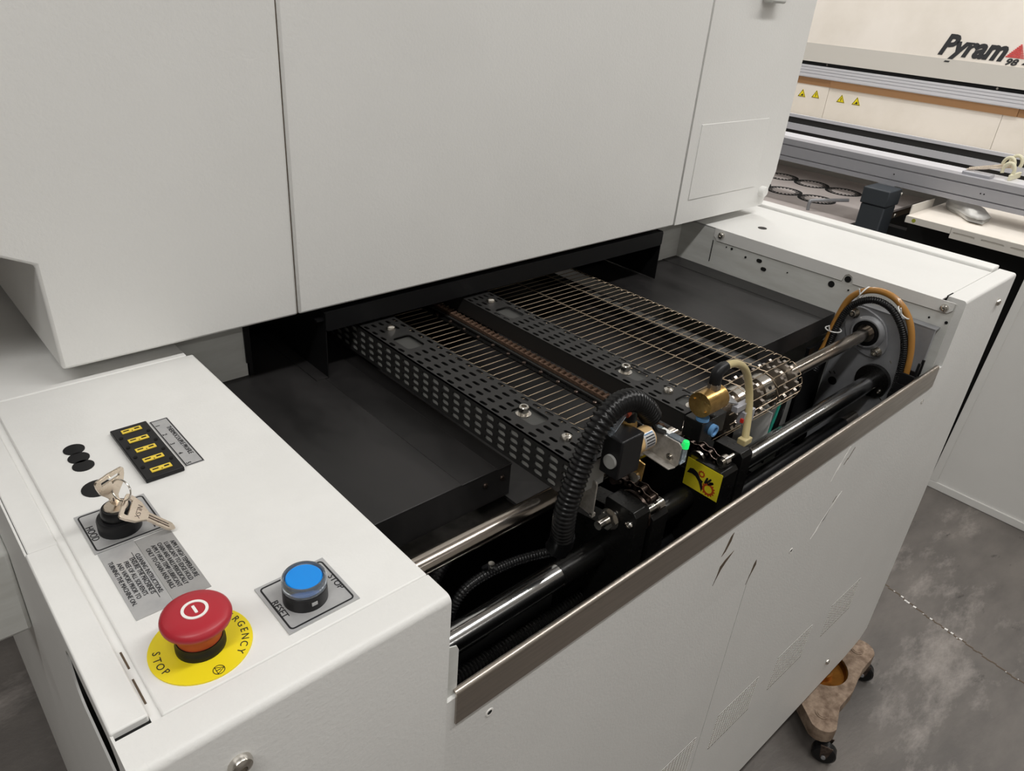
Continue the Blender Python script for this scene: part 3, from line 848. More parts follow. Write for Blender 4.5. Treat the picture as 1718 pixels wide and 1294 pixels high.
# ---- front support rod with its collar
RY, RZ = 0.0780, -0.1570
rod = thing('guide_rod', 'thick polished guide rod along the front of the bay', 'rod', (0.48, RY, RZ))
MB().cyl((0.002, RY, RZ), (0.205, RY, RZ), 0.0135, 32).build('rod', CHROME, rod)
MB().cyl((0.205, RY, RZ), (0.489, RY, RZ), 0.0137, 32).build('sleeve', BLACK_EDGE, rod)
MB().cyl((0.489, RY, RZ), (0.700, RY, RZ), 0.0135, 32).build('rod', CHROME, rod)
MB().cyl((0.7008, RY, RZ), (0.9560, RY, RZ), 0.0135, 32).build('rod', CHROME, rod)
MB().cyl((0.6995, RY, RZ), (0.7012, RY, RZ), 0.0131, 24).build('joint', VOID, rod)
col_ = thing('rod_collar', 'black round clamp collar where the guide rod meets the wall plate', 'collar', (0.955, RY, RZ))
MB().lathe([(0.0275, 0), (0.0275, 0.010)], 36, basis((0.9470, RY, RZ), (0, 1, 0), (0, 0, 1))).build('collar', BLACK_EDGE, col_)
link('bolt', PAN3, (0.9470, RY - 0.017, RZ - 0.012), col_, ROT['-x'])
# ---- lead screw and slim rod below
lsw = thing('lead_screw', 'black lead screw lying deep in the bay behind the steel edge strip', 'lead screw', (0.48, 0.089, -0.232))
P_ = [Vector((0.002 + i * 0.0011, 0.089, -0.232)) for i in range(330)]
MB().tube(P_, lambda i: 0.0088 if (i // 2) % 2 else 0.0074, 10).build('thread', BLACK_EDGE, lsw)
MB().cyl((0.365, 0.089, -0.232), (0.905, 0.089, -0.232), 0.0125, 20).build('sleeve', PLASTIC, lsw)
MB().cyl((0.905, 0.089, -0.232), (0.915, 0.089, -0.232), 0.0125, 20, r1=0.0075).build('sleeve_end', PLASTIC, lsw)
MB().cyl((0.915, 0.089, -0.232), (0.9560, 0.089, -0.232), 0.0080, 20).build('stub', SHAFT, lsw)
slim = thing('slim_rod', 'slim grey steel rod between the guide rod and the lead screw', 'rod', (0.40, 0.108, -0.213))
MB().cyl((0.002, 0.108, -0.213), (0.135, 0.108, -0.213), 0.0090, 20).build('rod', CHROME, slim)
MB().cyl((0.135, 0.108, -0.213), (0.440, 0.108, -0.213), 0.0078, 20).build('sleeve', BLACK, slim)
MB().cyl((0.440, 0.108, -0.213), (0.770, 0.108, -0.213), 0.0090, 20).build('rod', CHROME, slim)
MB().lathe([(0.0138, 0), (0.0138, 0.022), (0.010, 0.024)], 24, basis((0.770, 0.108, -0.213), (0, 1, 0), (0, 0, 1))).build('end_collar', BLACK, slim)

# ---- edge rails with perforated covers
CT = -0.0360        # cover top height
CY0, CY1 = 0.0880, 0.640
def cover_top(x0, x1, ys_skip, windows, screws, bigholes):
    holes = []
    wdt = x1 - x0
    nrow = 5
    xs = [x0 + wdt * (0.10 + 0.20 * i) for i in range(nrow)]
    y = CY0 + 0.011
    while y < CY1 - 0.01:
        for i, x in enumerate(xs):
            blocked = False
            for (wx, wy, rx, ryy) in ys_skip:
                if abs(x - wx) < rx + 0.003 and abs(y - wy) < ryy + 0.0065:
                    blocked = True
            if not blocked:
                holes.append(slot(x, y, 0.0122, 0.0046, 3))
        y += 0.0200
    for wx, wy, rx, ryy, rev in windows:
        r = [(wx - rx, wy + ryy), (wx - rx, wy - ryy + 0.006)]
        pts = rrect(wx - rx, wx + rx, wy - ryy, wy + ryy, 0.006, 4)
        holes.append(pts)
    # cut the plate into bands between the slot rows so that every band is a simple outline
    cuts = [CY0]
    y = CY0 + 0.001 + 0.020
    while y < CY1 - 0.012:
        if not any(min(p[1] for p in h) - 0.0004 < y < max(p[1] for p in h) + 0.0004 for h in holes):
            cuts.append(y)
        y += 0.020
    cuts.append(CY1)
    mb = MB()
    for a, b in zip(cuts, cuts[1:]):
        hh = [h for h in holes if a < sum(p[1] for p in h) / len(h) < b]
        mb.prism([(x0, a), (x1, a), (x1, b), (x0, b)], CT - 0.0014, CT, hh)
    return mb
def edge_rail(label, x0, x1, perf_left):
    r = thing('edge_rail', label, 'conveyor rail', ((x0 + x1) / 2, 0.30, CT - 0.04), 'edge hold conveyor rails')
    xm = (x0 + x1) / 2
    win = [(xm - 0.0005, 0.414, 0.0135, 0.019, 0), (xm + 0.003, 0.190, 0.0130, 0.020, 0)]
    if not perf_left:
        win.append((xm + 0.003, 0.104, 0.0130, 0.012, 0))
    skip = [(w_[0], w_[1], w_[2], w_[3]) for w_ in win] + [(xm, 0.458, 0.006, 0.004), (xm, 0.132, 0.006, 0.004)]
    top = cover_top(x0, x1, skip, win, None, None).build('cover_top', COVER, r, smooth=False)
    for w_ in win:
        bx('window_floor', WINGREY, top, w_[0] - w_[2] - 0.001, w_[0] + w_[2] + 0.001, w_[1] - w_[3] - 0.001, w_[1] + w_[3] + 0.001, CT - 0.0050, CT - 0.0042)
    link('screw', PAN5, (xm + 0.0015, 0.4580, CT), r)
    link('screw', PAN5, (xm + 0.0015, 0.1320, CT), r)
    link('cap_bolt', CAP, (xm + 0.003, 0.2000, CT - 0.0042), r)
    if not perf_left:
        link('cap_bolt', CAP, (xm + 0.003, 0.0960, CT - 0.0042), r)
    if perf_left:
        # perforated outer side, looks left
        holes = []
        y = CY0 + 0.013
        while y < CY1 - 0.01:
            for i in range(4):
                z = CT - 0.0085 - i * 0.0093
                holes.append(slot(y, z, 0.0140, 0.0060, 3, PI / 2))
            y += 0.0200
        MB().prism([(CY0, CT - 0.0430), (CY1, CT - 0.0430), (CY1, CT), (CY0, CT)], 0, 0.0014, holes,
                   M=basis((x0, 0, 0), (0, 1, 0), (0, 0, 1))).build('cover_side', COVER, r, smooth=False)
        bx('rail_body', RAILGREY, r, x0 + 0.0026, x1 - 0.006, CY0 + 0.004, CY1, CT - 0.0412, CT - 0.0066)
        bx('slot_shade', VOID, r, x0 + 0.0030, x1 - 0.002, CY0 + 0.004, CY1, CT - 0.0065, CT - 0.0055)  # black sheet added to put shade behind the top slots
        bx('rail_lip', BLACK_EDGE, r, x1 - 0.006, x1 + 0.002, CY0 + 0.004, CY1, CT - 0.030, CT - 0.022)
    else:
        bx('cover_side', COVER, r, x0, x0 + 0.0014, CY0, CY1, CT - 0.0240, CT - 0.0002, bevel=0.0006)
        bx('slot_shade', VOID, r, x0 + 0.0018, x1 - 0.0005, CY0 + 0.004, CY1, CT - 0.0099, CT - 0.0085)  # black sheet added as shade under the cover slots
        bx('rail_body', VOID, r, x0 + 0.004, x1 - 0.004, CY0 + 0.004, CY1, CT - 0.0140, CT - 0.0100)  # body coloured near-black, shade under the slots put into it
        bx('rail_lip', BLACK_EDGE, r, x0 - 0.0215, x0 - 0.0185, CY0 + 0.02, CY1, CT - 0.0324, CT - 0.0285)
        bx('rail_channel', WINGREY, r, x0 - 0.0185, x0 + 0.004, CY0 + 0.02, CY1, CT - 0.0324, CT - 0.0305)
        # pin chain running in the channel
        cm = MB()
        cm.cyl((-0.0055, 0, 0), (0.0055, 0, 0), 0.0030, 8)
        cm.box(-0.0058, -0.0040, -0.0018, 0.0088, -0.0022, 0.0022)
        cm.box(0.0026, 0.0044, -0.0056, 0.0050, -0.0022, 0.0022)
        cme = cm.mesh('chain_link', CHAIN, center=False)[0]
        y = CY0 + 0.024
        while y < 0.60:
            link('chain_link', cme, (x0 - 0.0075, y, CT - 0.0268), r)
            y += 0.0095
        for k in range(13):
            y = 0.135 + k * 0.032
            MB().lathe([(0.0030, 0), (0.0030, 0.002), (0.0015, 0.003)], 8, basis((x0 - 0.0245, y, CT - 0.0310), (1, 0, 0), (0, 1, 0))).build('rail_stud', CHAIN2, r)
        bx('stud_bar', BLACK_EDGE, r, x0 - 0.028, x0 - 0.0216, CY0 + 0.02, CY1, CT - 0.0324, CT - 0.0308)
    return r
rail_l = edge_rail('perforated black edge rail beside the left black shelf', 0.2280, 0.2840, True)
rail_r = edge_rail('black edge rail with a brown pin chain along its side', 0.4060, 0.4560, False)

# ---- gear cases at the front ends of the rails
def roller_chain(parent, xc, cy, cz, R, a0, n, pitch=0.0127):
    """links bent round a sprocket; angle measured in the y-z plane from +z towards -y"""
    m = MB()
    m.cyl((-0.0050, 0, 0), (0.0050, 0, 0), 0.0032, 12)
    m.cyl((-0.0078, 0, 0), (-0.0050, 0, 0), 0.0018, 8)
    m.cyl((0.0050, 0, 0), (0.0078, 0, 0), 0.0018, 8)
    for sx in (-1, 1):
        out = []
        L = pitch
        for i in range(9):
            a = PI / 2 + PI * i / 8
            out.append((-L / 2 + 0.0046 * math.cos(a) * 1.0, 0.0046 * math.sin(a)))
        out.append((0, -0.0030))
        for i in range(9):
            a = -PI / 2 + PI * i / 8
            out.append((L / 2 + 0.0046 * math.cos(a), 0.0046 * math.sin(a)))
        out.append((0, 0.0030))
        m.prism(out, 0, 0.0011, M=basis((sx * 0.0052, L / 2, 0), (0, 1, 0), (0, 0, 1)))
    me = m.mesh('chain_link', CHAIN2, center=False)[0]
    da = pitch / R
    for k in range(n):
        a = a0 + k * da
        p = (xc, cy - R * math.sin(a), cz + R * math.cos(a))
        link('chain_link', me, p, parent, (a - da / 2, 0, 0))
def gear_case(label, plates, xc, parts_cb):
    g = thing('gear_case', label, 'gear case', (xc, 0.08, -0.33), 'gear cases under the rail ends')
    for (x0, x1, zt, zb, chamf) in plates:
        prof = [(0.0350, zb), (0.1300, zb), (0.1300, -0.1260), (0.0760, -0.1180), (0.0760, zt - 0.002), (0.0740, zt), (0.0395, zt), (0.0350, zt - 0.0045)]
        MB().prism(prof, 0, x1 - x0, M=basis((x0, 0, 0), (0, 1, 0), (0, 0, 1))).build('side_plate', BLACK_EDGE, g, bevel=0.0006)
    parts_cb(g)
    return g
def left_parts(g):
    MB().cyl((0.2925, 0.041, -0.0900), (0.3060, 0.041, -0.0900), 0.0042, 16).build('spacer_pin', SCREW, g)
    MB().cyl((0.3060, 0.041, -0.0900), (0.3145, 0.041, -0.0900), 0.0072, 18).build('pin_head', SCREW, g)
    roller_chain(g, 0.2970, 0.0620, -0.1210, 0.0490, -0.35, 4)
    MB().lathe([(0.024, -0.002), (0.024, 0.002)], 28, basis((0.2970, 0.0620, -0.1060), (0, 1, 0), (0, 0, 1))).build('sprocket', CHAIN2, g)
    # stud with nut and washer on the outer plate
    nx, ny, nz = 0.2655, 0.0655, -0.1030
    MB().cyl((nx, ny, nz), (nx - 0.0016, ny, nz), 0.0120, 22).build('washer', SCREW, g)
    hexnut((nx - 0.0016, ny, nz), (nx - 0.0085, ny, nz), 0.0100).build('nut', SCREW, g, smooth=False)
    MB().cyl((nx - 0.0085, ny, nz), (nx - 0.0200, ny, nz), 0.0050, 14).build('stud', SCREW, g)
    link('pin', PAN3, (0.2660, 0.0415, -0.0960), g, ROT['-x'])
gear_case('black gear case carrying a bare stud and nut on its outer plate', [(0.2660, 0.2890, -0.0800, -0.34, 0), (0.2990, 0.3250, -0.0990, -0.34, 0)], 0.295, left_parts)
def right_parts(g):
    MB().cyl((0.4460, 0.0470, -0.0935), (0.4650, 0.0470, -0.0935), 0.0034, 14).build('spacer_pin', SCREW, g)
    MB().cyl((0.4400, 0.0470, -0.0935), (0.4490, 0.0470, -0.0935), 0.0072, 18).build('pin_head', SCREW, g)
    MB().cyl((0.4370, 0.0470, -0.0935), (0.4400, 0.0470, -0.0935), 0.0040, 14).build('pin_tip', SCREW, g)
    roller_chain(g, 0.4465, 0.0820, -0.1420, 0.0490, -0.50, 6)
    MB().lathe([(0.036, -0.002), (0.036, 0.002)], 28, basis((0.4465, 0.0820, -0.1350), (0, 1, 0), (0, 0, 1))).build('sprocket', CHAIN2, g)
    MB().lathe([(0.010, -0.002), (0.010, 0.002)], 20, basis((0.4345, 0.0760, -0.1020), (0, 1, 0), (0, 0, 1))).build('hub', SCREW, g)
    # yellow pinch-point sticker on the inner plate; local x runs to the front, y up
    sx = 0.4295
    W_, H_ = 0.0490, 0.0385
    SM = basis((sx, 0.0850, -0.1405), (0, -1, 0), (0, 0, 1))        # normal towards -X
    stk = MB().box(0, W_, 0, H_, 0, 0.0004, M=SM).build('warning_sticker', STICKER, g, smooth=False)
    stk['label'] = 'yellow hand in gears warning sticker'
    def gear(cx, cy, r, n, hole):
        out = []
        for i in range(n):
            for da, k in ((-0.30, 1.0), (-0.18, 1.2), (0.18, 1.2), (0.30, 1.0)):
                a = 2 * PI * (i + da) / n
                out.append((cx + r * k * math.cos(a), cy + r * k * math.sin(a)))
        return out, circ(hole, 20, cx, cy)
    for cx, cy, r, n, h in ((0.0225, 0.0255, 0.0040, 10, 0.0024), (0.0350, 0.0105, 0.0078, 14, 0.0052)):
        o_, hh = gear(cx, cy, r, n, h)
        MB().prism(o_, 0.0004, 0.0006, [hh], M=SM).build('gear_symbol', STICKRED, stk, smooth=False)
    arm = [(0.0030, 0.0180), (0.0058, 0.0255), (0.0105, 0.0270), (0.0175, 0.0245), (0.0215, 0.0190), (0.0245, 0.0175), (0.0265, 0.0170), (0.0255, 0.0145), (0.0275, 0.0080), (0.0268, 0.0025), (0.0235, 0.0090), (0.0205, 0.0140), (0.0150, 0.0185), (0.0095, 0.0195)]
    MB().prism(arm, 0.0004, 0.0007, M=SM).build('hand_symbol', INK, stk, smooth=False)
    for cx, cy, L, a in ((0.0300, 0.0205, 0.010, -0.25), (0.0335, 0.0215, 0.010, -0.55), (0.0365, 0.0190, 0.009, -0.95), (0.0372, 0.0208, 0.006, -1.1)):
        MB().prism(slot(cx, cy, L, 0.0026, 3, a), 0.0004, 0.0007, M=SM).build('finger_symbol', INK, stk, smooth=False)
gear_case('black gear case with a yellow pinch warning sticker', [(0.4295, 0.4610, -0.1005, -0.34, 0), (0.4655, 0.4875, -0.0880, -0.34, 0)], 0.458, right_parts)
bx('cross_tie', BLACK_EDGE, None, 0.3255, 0.4290, 0.100, 0.116, -0.205, -0.190)
tag(bpy.data.objects['cross_tie'], 'black cross tie bar between the two gear cases', 'tie bar')

# ---- lubricator valve with brass cylinder, right rail
lv = thing('lubricator_valve', 'brass lubricator cylinder on a black block with blue fittings', 'valve', (0.424, 0.074, -0.08))
bx('block', BLACK_EDGE, lv, 0.4000, 0.4480, 0.0600, 0.0840, -0.0585, -0.0335, bevel=0.0008)
MB().lathe([(0.0145, 0), (0.0145, 0.036), (0.0138, 0.037)], 30, basis((0.4000, 0.0690, -0.0130), (0, 1, 0), (0, 0, 1))).build('brass_cylinder', BRASS, lv)
for dy, dz in ((0.0085, 0.004), (-0.008, -0.006)):
    MB().cyl((0.3985, 0.0690 + dy, -0.0130 + dz), (0.4005, 0.0690 + dy, -0.0130 + dz), 0.0018, 10).build('face_pin', BRASS, lv)
MB().lathe([(0.0048, -0.0345), (0.0048, -0.024)], 14, Matrix.Translation((0.4120, 0.0690, 0))).build('brass_neck', BRASS, lv)
MB().lathe([(0.0075, 0), (0.0075, 0.004), (0.0045, 0.0042)], 18, Matrix.Translation((0.4085, 0.0665, -0.0335))).build('blue_fitting', BLUEFIT, lv)
MB().lathe([(0.0072, 0), (0.0072, 0.005), (0.0050, 0.0052), (0.0045, 0.002)], 20, basis((0.4215, 0.0600, -0.0480), (1, 0, 0), (0, 0, 1))).build('blue_fitting', BLUEFIT, lv)
MB().lathe([(0.0072, 0.0005), (0.0072, 0.0075), (0.0065, 0.009)], 6, Matrix.Translation((0.4215, 0.0690, 0))).build('hex_fitting', STEEL, lv, smooth=False)
el = spline([(0.4215, 0.0690, 0.008), (0.4215, 0.0690, 0.017), (0.4245, 0.0690, 0.0225), (0.4330, 0.0690, 0.0245)], 6)
MB().tube(el, 0.0068, 14).build('elbow', PLASTIC, lv)
MB().tube(resample([Vector((0.4330, 0.069, 0.0245)), Vector((0.4375, 0.069, 0.0250))], 0.001), 0.0058, 14).build('elbow_collar', PLASTIC, lv)
ht = spline([(0.4360, 0.0690, 0.0250), (0.4600, 0.0695, 0.0210), (0.4850, 0.0690, 0.0050), (0.5020, 0.0670, -0.0250), (0.5020, 0.0600, -0.0550), (0.4900, 0.0500, -0.0860)], 10)
hz_ = MB().tube(ht, 0.0046, 12).build('clear_hose', HOSE, lv)
hz_['label'] = 'yellowed clear hose'
bx('hose_base', HOSE, hz_, 0.4820, 0.4985, 0.0450, 0.0560, -0.0880, -0.0800, bevel=0.001)
# grey deflector plates in front of the sprockets
dp = thing('deflector_plate', 'bent grey deflector plates between the lubricator and the belt sprockets', 'plate', (0.47, 0.085, -0.06))
MB().prism([(0.0, 0.0), (0.034, 0.0), (0.037, 0.022), (0.010, 0.026), (0.0, 0.014)], 0, 0.0016, M=basis((0.4560, 0.0690, -0.0290), (0.92, 0.0, -0.38), (-0.10, 0.90, 0.42))).build('plate', ZINC, dp)
bx('block', ALU_GREY, dp, 0.4800, 0.5080, 0.0640, 0.0720, -0.0500, -0.0420, bevel=0.0006)
bx('lower_block', ALU_GREY, dp, 0.4950, 0.5180, 0.0600, 0.0700, -0.0700, -0.0530, bevel=0.0006)
bx('red_indicator', REDLED, dp, 0.4930, 0.4950, 0.0600, 0.0640, -0.0660, -0.0610)
# ---- sensor bracket with green lamp
sbk = thing('sensor_bracket', 'worn zinc sensor bracket with a lit green lamp', 'bracket', (0.355, 0.08, -0.08))
xk = 0.3550
BM = basis((xk, 0, 0), (0, 1, 0), (0, 0, 1))
MB().prism([(0.0560, -0.0700), (0.1080, -0.0760), (0.1080, -0.0420), (0.0990, -0.0400), (0.0575, -0.0395), (0.0535, -0.0430), (0.0535, -0.0660)], 0, 0.0016, M=BM).build('face_plate', TINPLATE, sbk, bevel=0.0005)
MB().prism([(0.0560, 0.0), (0.1100, 0.0), (0.1100, 0.010), (0.0580, 0.010)], 0, 0.0016, M=basis((xk, 0, -0.0745), (0, 1, 0.06), (-1, 0, 0))).build('lower_flange', TINPLATE, sbk, bevel=0.0004)
for y, z in ((0.0985, -0.0635), (0.0650, -0.0615)):
    MB().lathe([(0.0048, 0), (0.0048, 0.001), (0.0030, 0.001), (0.0030, 0.003), (0.0015, 0.003)], 16, basis((xk, y, z), (0, 0, 1), (0, 1, 0))).build('screw', SCREW, sbk)
bx('sensor_body', CLEAR, sbk, xk + 0.002, xk + 0.012, 0.0520, 0.0950, -0.0660, -0.0385, bevel=0.001)
bx('sensor_print', ZIP, sbk, xk + 0.004, xk + 0.0105, 0.0740, 0.0860, -0.0384, -0.0380)
MB().lathe([(0.0040, -0.004), (0.0040, 0.002), (0.0032, 0.0045), (0.0013, 0.0055)], 14, Matrix.Translation((xk + 0.007, 0.0535, -0.0420))).build('green_lamp', GREEN, sbk)
# ---- left valve
vl = thing('solenoid_valve', 'black solenoid valve with a paper wrapped brass body above the left gear case', 'valve', (0.280, 0.072, -0.06))
bx('coil_box', PLASTIC, vl, 0.2560, 0.2900, 0.0590, 0.0840, -0.0480, -0.0020, bevel=0.002)
MB().lathe([(0.0075, 0.0), (0.0075, 0.003)], 24, basis((0.2528, 0.0700, -0.0290), (0, 1, 0), (0, 0, 1))).build('end_disc', RAILGREY, vl)
pw = MB().lathe([(0.0125, 0), (0.0125, 0.024)], 26, basis((0.2900, 0.0720, -0.0230), (0, 1, 0), (0, 0, 1))).build('brass_body', PAPER, vl)
lbw = MB()
for i in range(8):
    a0, a1 = 2.0 + 0.18 * i, 2.0 + 0.18 * (i + 1)
    lbw.add([(0.2960, 0.0720 + 0.0127 * math.cos(a), -0.0230 + 0.0127 * math.sin(a)) for a in (a0, a1)] + [(0.3125, 0.0720 + 0.0127 * math.cos(a), -0.0230 + 0.0127 * math.sin(a)) for a in (a1, a0)], [(0, 1, 2, 3)])
lbw.build('paper_label', LABELGREY, pw)
for i in range(5):
    a = 2.15 + 0.24 * i
    bx('label_line', BLUEFIT if i == 0 else INK, pw, 0.2985, 0.3110, 0.0720 + 0.01285 * math.cos(a) - 0.0004, 0.0720 + 0.01285 * math.cos(a) + 0.0004, -0.0230 + 0.01285 * math.sin(a) - 0.0004, -0.0230 + 0.01285 * math.sin(a) + 0.0004)
MB().lathe([(0.0080, 0), (0.0080, 0.006), (0.0070, 0.008)], 6, Matrix.Translation((0.2900, 0.0800, -0.0060))).build('brass_nut', BRASS, vl, smooth=False)
el = spline([(0.2900, 0.0800, 0.001), (0.2900, 0.0800, 0.010), (0.2880, 0.0800, 0.0150), (0.2820, 0.0800, 0.0160)], 6)
MB().tube(el, 0.0065, 14).build('elbow', PLASTIC, vl)
MB().cyl((0.2820, 0.0800, 0.0160), (0.2780, 0.0800, 0.0140), 0.0066, 16).build('red_collar', REDORANGE, vl)
MB().cyl((0.2780, 0.0800, 0.0140), (0.2560, 0.0790, -0.0040), 0.0042, 12).build('clear_tube', CLEAR, vl)
MB().prism([(0.098, -0.1180), (0.1220, -0.1160), (0.1220, -0.0770), (0.1000, -0.0740), (0.098, -0.0770)], 0, 0.0020, M=basis((0.2610, 0, 0), (0, 1, 0), (0, 0, 1)) @ Matrix.Translation((-0.012, 0.006, 0))).build('zinc_bracket', TINPLATE, vl, bevel=0.0006)
bx('bracket_foot', TINPLATE, vl, 0.2610, 0.2660, 0.0860, 0.0900, -0.1135, -0.1090)
MB().prism([(-0.012, -0.010), (0.012, -0.012), (0.013, 0.010), (-0.010, 0.014)], 0, 0.002, M=basis((0.3120, 0.0790, -0.0640), (0, -1, 0), (0, 0, 1))).build('brass_tab', BRASS, vl)
MB().lathe([(0.0062, 0), (0.0062, 0.004), (0.0038, 0.0042)], 16, basis((0.3095, 0.0735, -0.0720), (0, 0, 1), (0, 1, 0))).build('tab_nut', SCREW, vl)
# ---- corrugated conduit arching up beside the valve
cp = spline([(0.1933, 0.0668, -0.0965), (0.1875, 0.0630, -0.0697), (0.1866, 0.0611, -0.0467), (0.1923, 0.0601, -0.0199), (0.2047, 0.0601, 0.0136), (0.2191, 0.0601, 0.0365), (0.2411, 0.0620, 0.0451), (0.2650, 0.0630, 0.0413), (0.2890, 0.0639, 0.0241), (0.3014, 0.0639, 0.0097)], 10)
cdt = corrugated(cp, 0.0116, 0.0050, 0.22, 14).build('corrugated_conduit', RUBBER, ang=3.0)
tag(cdt, 'thick black corrugated conduit arching up past the perforated rail', 'conduit')
MB().tube(spline([(0.2014, 0.0486, 0.0050), (0.2124, 0.0601, 0.0193), (0.2162, 0.0706, 0.0030)], 6), 0.0022, 8).build('cable_tie', PLASTIC, cdt)
MB().tube(spline([(0.1933, 0.0668, -0.0888), (0.1942, 0.0687, -0.1003), (0.1923, 0.0716, -0.1099)], 6), 0.0125, 14).build('cuff', RUBBER, cdt)
MB().tube(spline([(0.3004, 0.0639, 0.0107), (0.3081, 0.0639, -0.0008), (0.3148, 0.0630, -0.0104), (0.3301, 0.0630, -0.0190)], 6), 0.0030, 8).build('cable', RUBBER, cdt)
cp2 = spline([(0.2070, 0.0900, -0.1340), (0.1650, 0.1000, -0.1310), (0.1200, 0.1020, -0.1290), (0.0950, 0.1040, -0.1420), (0.0800, 0.1060, -0.1800)], 12)
cd2 = corrugated(cp2, 0.0055, 0.0034, 0.16, 10).build('thin_conduit', RUBBER, ang=3.0)
tag(cd2, 'thin black corrugated conduit running left under the drive shaft', 'conduit')
MB().tube(spline([(0.1330, 0.0950, -0.1200), (0.1300, 0.1000, -0.1170), (0.1270, 0.1060, -0.1230)], 6), 0.0022, 8).build('cable_tie', PLASTIC, cd2)
MB().lathe([(0.0032, 0), (0.0032, 0.004)], 10, Matrix.Translation((0.1310, 0.0990, -0.1180))).build('stud', SCREW, cd2)
cd3 = corrugated(spline([(0.1150, 0.1450, -0.1300), (0.0930, 0.1400, -0.1500), (0.0800, 0.1360, -0.1900), (0.0780, 0.1300, -0.2400)], 12), 0.0065, 0.0036, 0.16, 10).build('thin_conduit', RUBBER, ang=3.0)
tag(cd3, 'thin black corrugated conduit hanging down deep below the left shelf', 'conduit')
# seat the rail assemblies just above the belt
def seat(o, loc, f):
    o.location = loc; o.scale = (f, f, f)
seat(rail_l, (0.2344, 0.2745, -0.0563), 0.957)
seat(rail_r, (0.4019, 0.2745, -0.0563), 0.957)
seat(lv, (0.3952, 0.0582, -0.0601), 0.957)
seat(dp, (0.4392, 0.0687, -0.0410), 0.957)
seat(sbk, (0.3291, 0.0639, -0.0601), 0.957)
seat(vl, (0.2574, 0.0563, -0.0410), 0.957)
# ---- amber hose, conduit and cable carrier on the right wall
arc = [(0.905, 0.1620, -0.1500), (0.920, 0.1580, -0.1150), (0.930, 0.1560, -0.0700), (0.933, 0.1450, -0.0280), (0.933, 0.1150, -0.0060), (0.933, 0.0800, -0.0080), (0.932, 0.0500, -0.0330), (0.931, 0.0330, -0.0750), (0.930, 0.0270, -0.1250), (0.930, 0.0290, -0.1500)]
ah = MB().tube(spline(arc, 10), 0.0052, 12).build('amber_hose', AMBER)
tag(ah, 'amber air hose looping round the flange bearing', 'hose')
arc2 = [(x - 0.004, 0.0 + y + (0.098 - y) * 0.10, z - 0.009 - (0.006 if -0.05 < z else 0)) for x, y, z in arc]
ch = corrugated(spline(arc2, 10), 0.0060, 0.0034, 0.14, 10).build('thin_conduit', RUBBER, ang=3.0)
tag(ch, 'thin black corrugated conduit tied to the amber hose', 'conduit')
for (x, y, z, ax) in ((0.925, 0.1545, -0.0870, (0, 0, 1)), (0.931, 0.1280, -0.0150, (0, 1, 0.4)), (0.931, 0.0600, -0.0230, (0, 0.7, -1))):
    q_ = Vector(ax).to_track_quat('Z', 'Y').to_matrix().to_4x4()
    pts = [Matrix.Translation((x, y, z)) @ q_ @ Vector((0.0125 * math.cos(2 * PI * i / 20), 0.0125 * math.sin(2 * PI * i / 20), 0)) for i in range(20)]
    zt = MB().tube(pts, 0.0011, 6, closed=True)
    zt.cyl(pts[0], pts[0] + Vector((-0.004, 0.002, 0.010)), 0.0010, 6)
    MBz = zt.build('cable_tie', ZIP, ah)
cc = thing('cable_carrier', 'black jointed cable carrier below the amber hose', 'cable carrier', (0.93, 0.026, -0.22))
for k in range(6):
    yy, zz = 0.0235 + k * 0.0030, -0.1120 - k * 0.0190
    lk = MB().box(0.9205, 0.9235, yy - 0.012, yy + 0.010, zz - 0.018, zz).box(0.9405, 0.9435, yy - 0.012, yy + 0.010, zz - 0.018, zz).box(0.9235, 0.9405, yy - 0.012, yy - 0.010, zz - 0.013, zz - 0.004)
    lk.build('carrier_link', PLASTIC, cc, bevel=0.0006)
MB().box(0.9235, 0.9265, 0.010, 0.014, -0.112, -0.090).box(0.9375, 0.9405, 0.010, 0.014, -0.112, -0.088).build('end_fork', PLASTIC, cc)
# wiring seen under the belt at the right
wb = thing('wiring_box', 'grey terminal box with a green wire under the belt end', 'terminal box', (0.70, 0.15, -0.24))
bx('box', RAILGREY, wb, 0.690, 0.720, 0.120, 0.170, -0.200, -0.140, bevel=0.002)
bx('bracket', ZIP, wb, 0.660, 0.6615, 0.100, 0.150, -0.200, -0.130)
MB().tube(spline([(0.700, 0.110, -0.120), (0.690, 0.108, -0.150), (0.675, 0.106, -0.185), (0.665, 0.106, -0.215)], 8), 0.0022, 8).build('green_wire', TEAL, wb)
MB().tube(spline([(0.715, 0.112, -0.120), (0.705, 0.108, -0.150), (0.690, 0.106, -0.190), (0.680, 0.106, -0.225)], 8), 0.0040, 8).build('black_wire', RUBBER, wb)
bx('base', BLACK, wb, 0.655, 0.760, 0.100, 0.180, -0.215, -0.200)

# ================================================================== THREE-WHEELED DOLLY UNDER THE FRONT RIGHT CORNER
dol = thing('machine_dolly', 'rusty three-wheeled cast dolly with a bronze cup under the cabinet corner', 'dolly', (1.118, 0.032, FLOOR))
corners = [(0.985, -0.042), (1.236, -0.006), (1.105, 0.175)]
cx_, cy_ = 1.118, 0.032
outl = []
for i, (px_, py_) in enumerate(corners):
    p = Vector((px_, py_)); a = Vector(corners[i - 1]); b = Vector(corners[(i + 1) % 3])
    d1 = (a - p).normalized(); d2 = (b - p).normalized()
    bis = -(d1 + d2).normalized()
    base = math.atan2(bis.y, bis.x)
    for k in range(7):
        t_ = base - 0.95 + 1.9 * k / 6
        outl.append((p.x + 0.030 * math.cos(t_), p.y + 0.030 * math.sin(t_)))
    # waist towards the next corner
    for f in (0.3, 0.5, 0.7):
        m_ = p.lerp(b, f)
        n_ = (m_ - Vector((cx_, cy_))).normalized()
        outl.append((m_.x + n_.x * 0.026, m_.y + n_.y * 0.026))
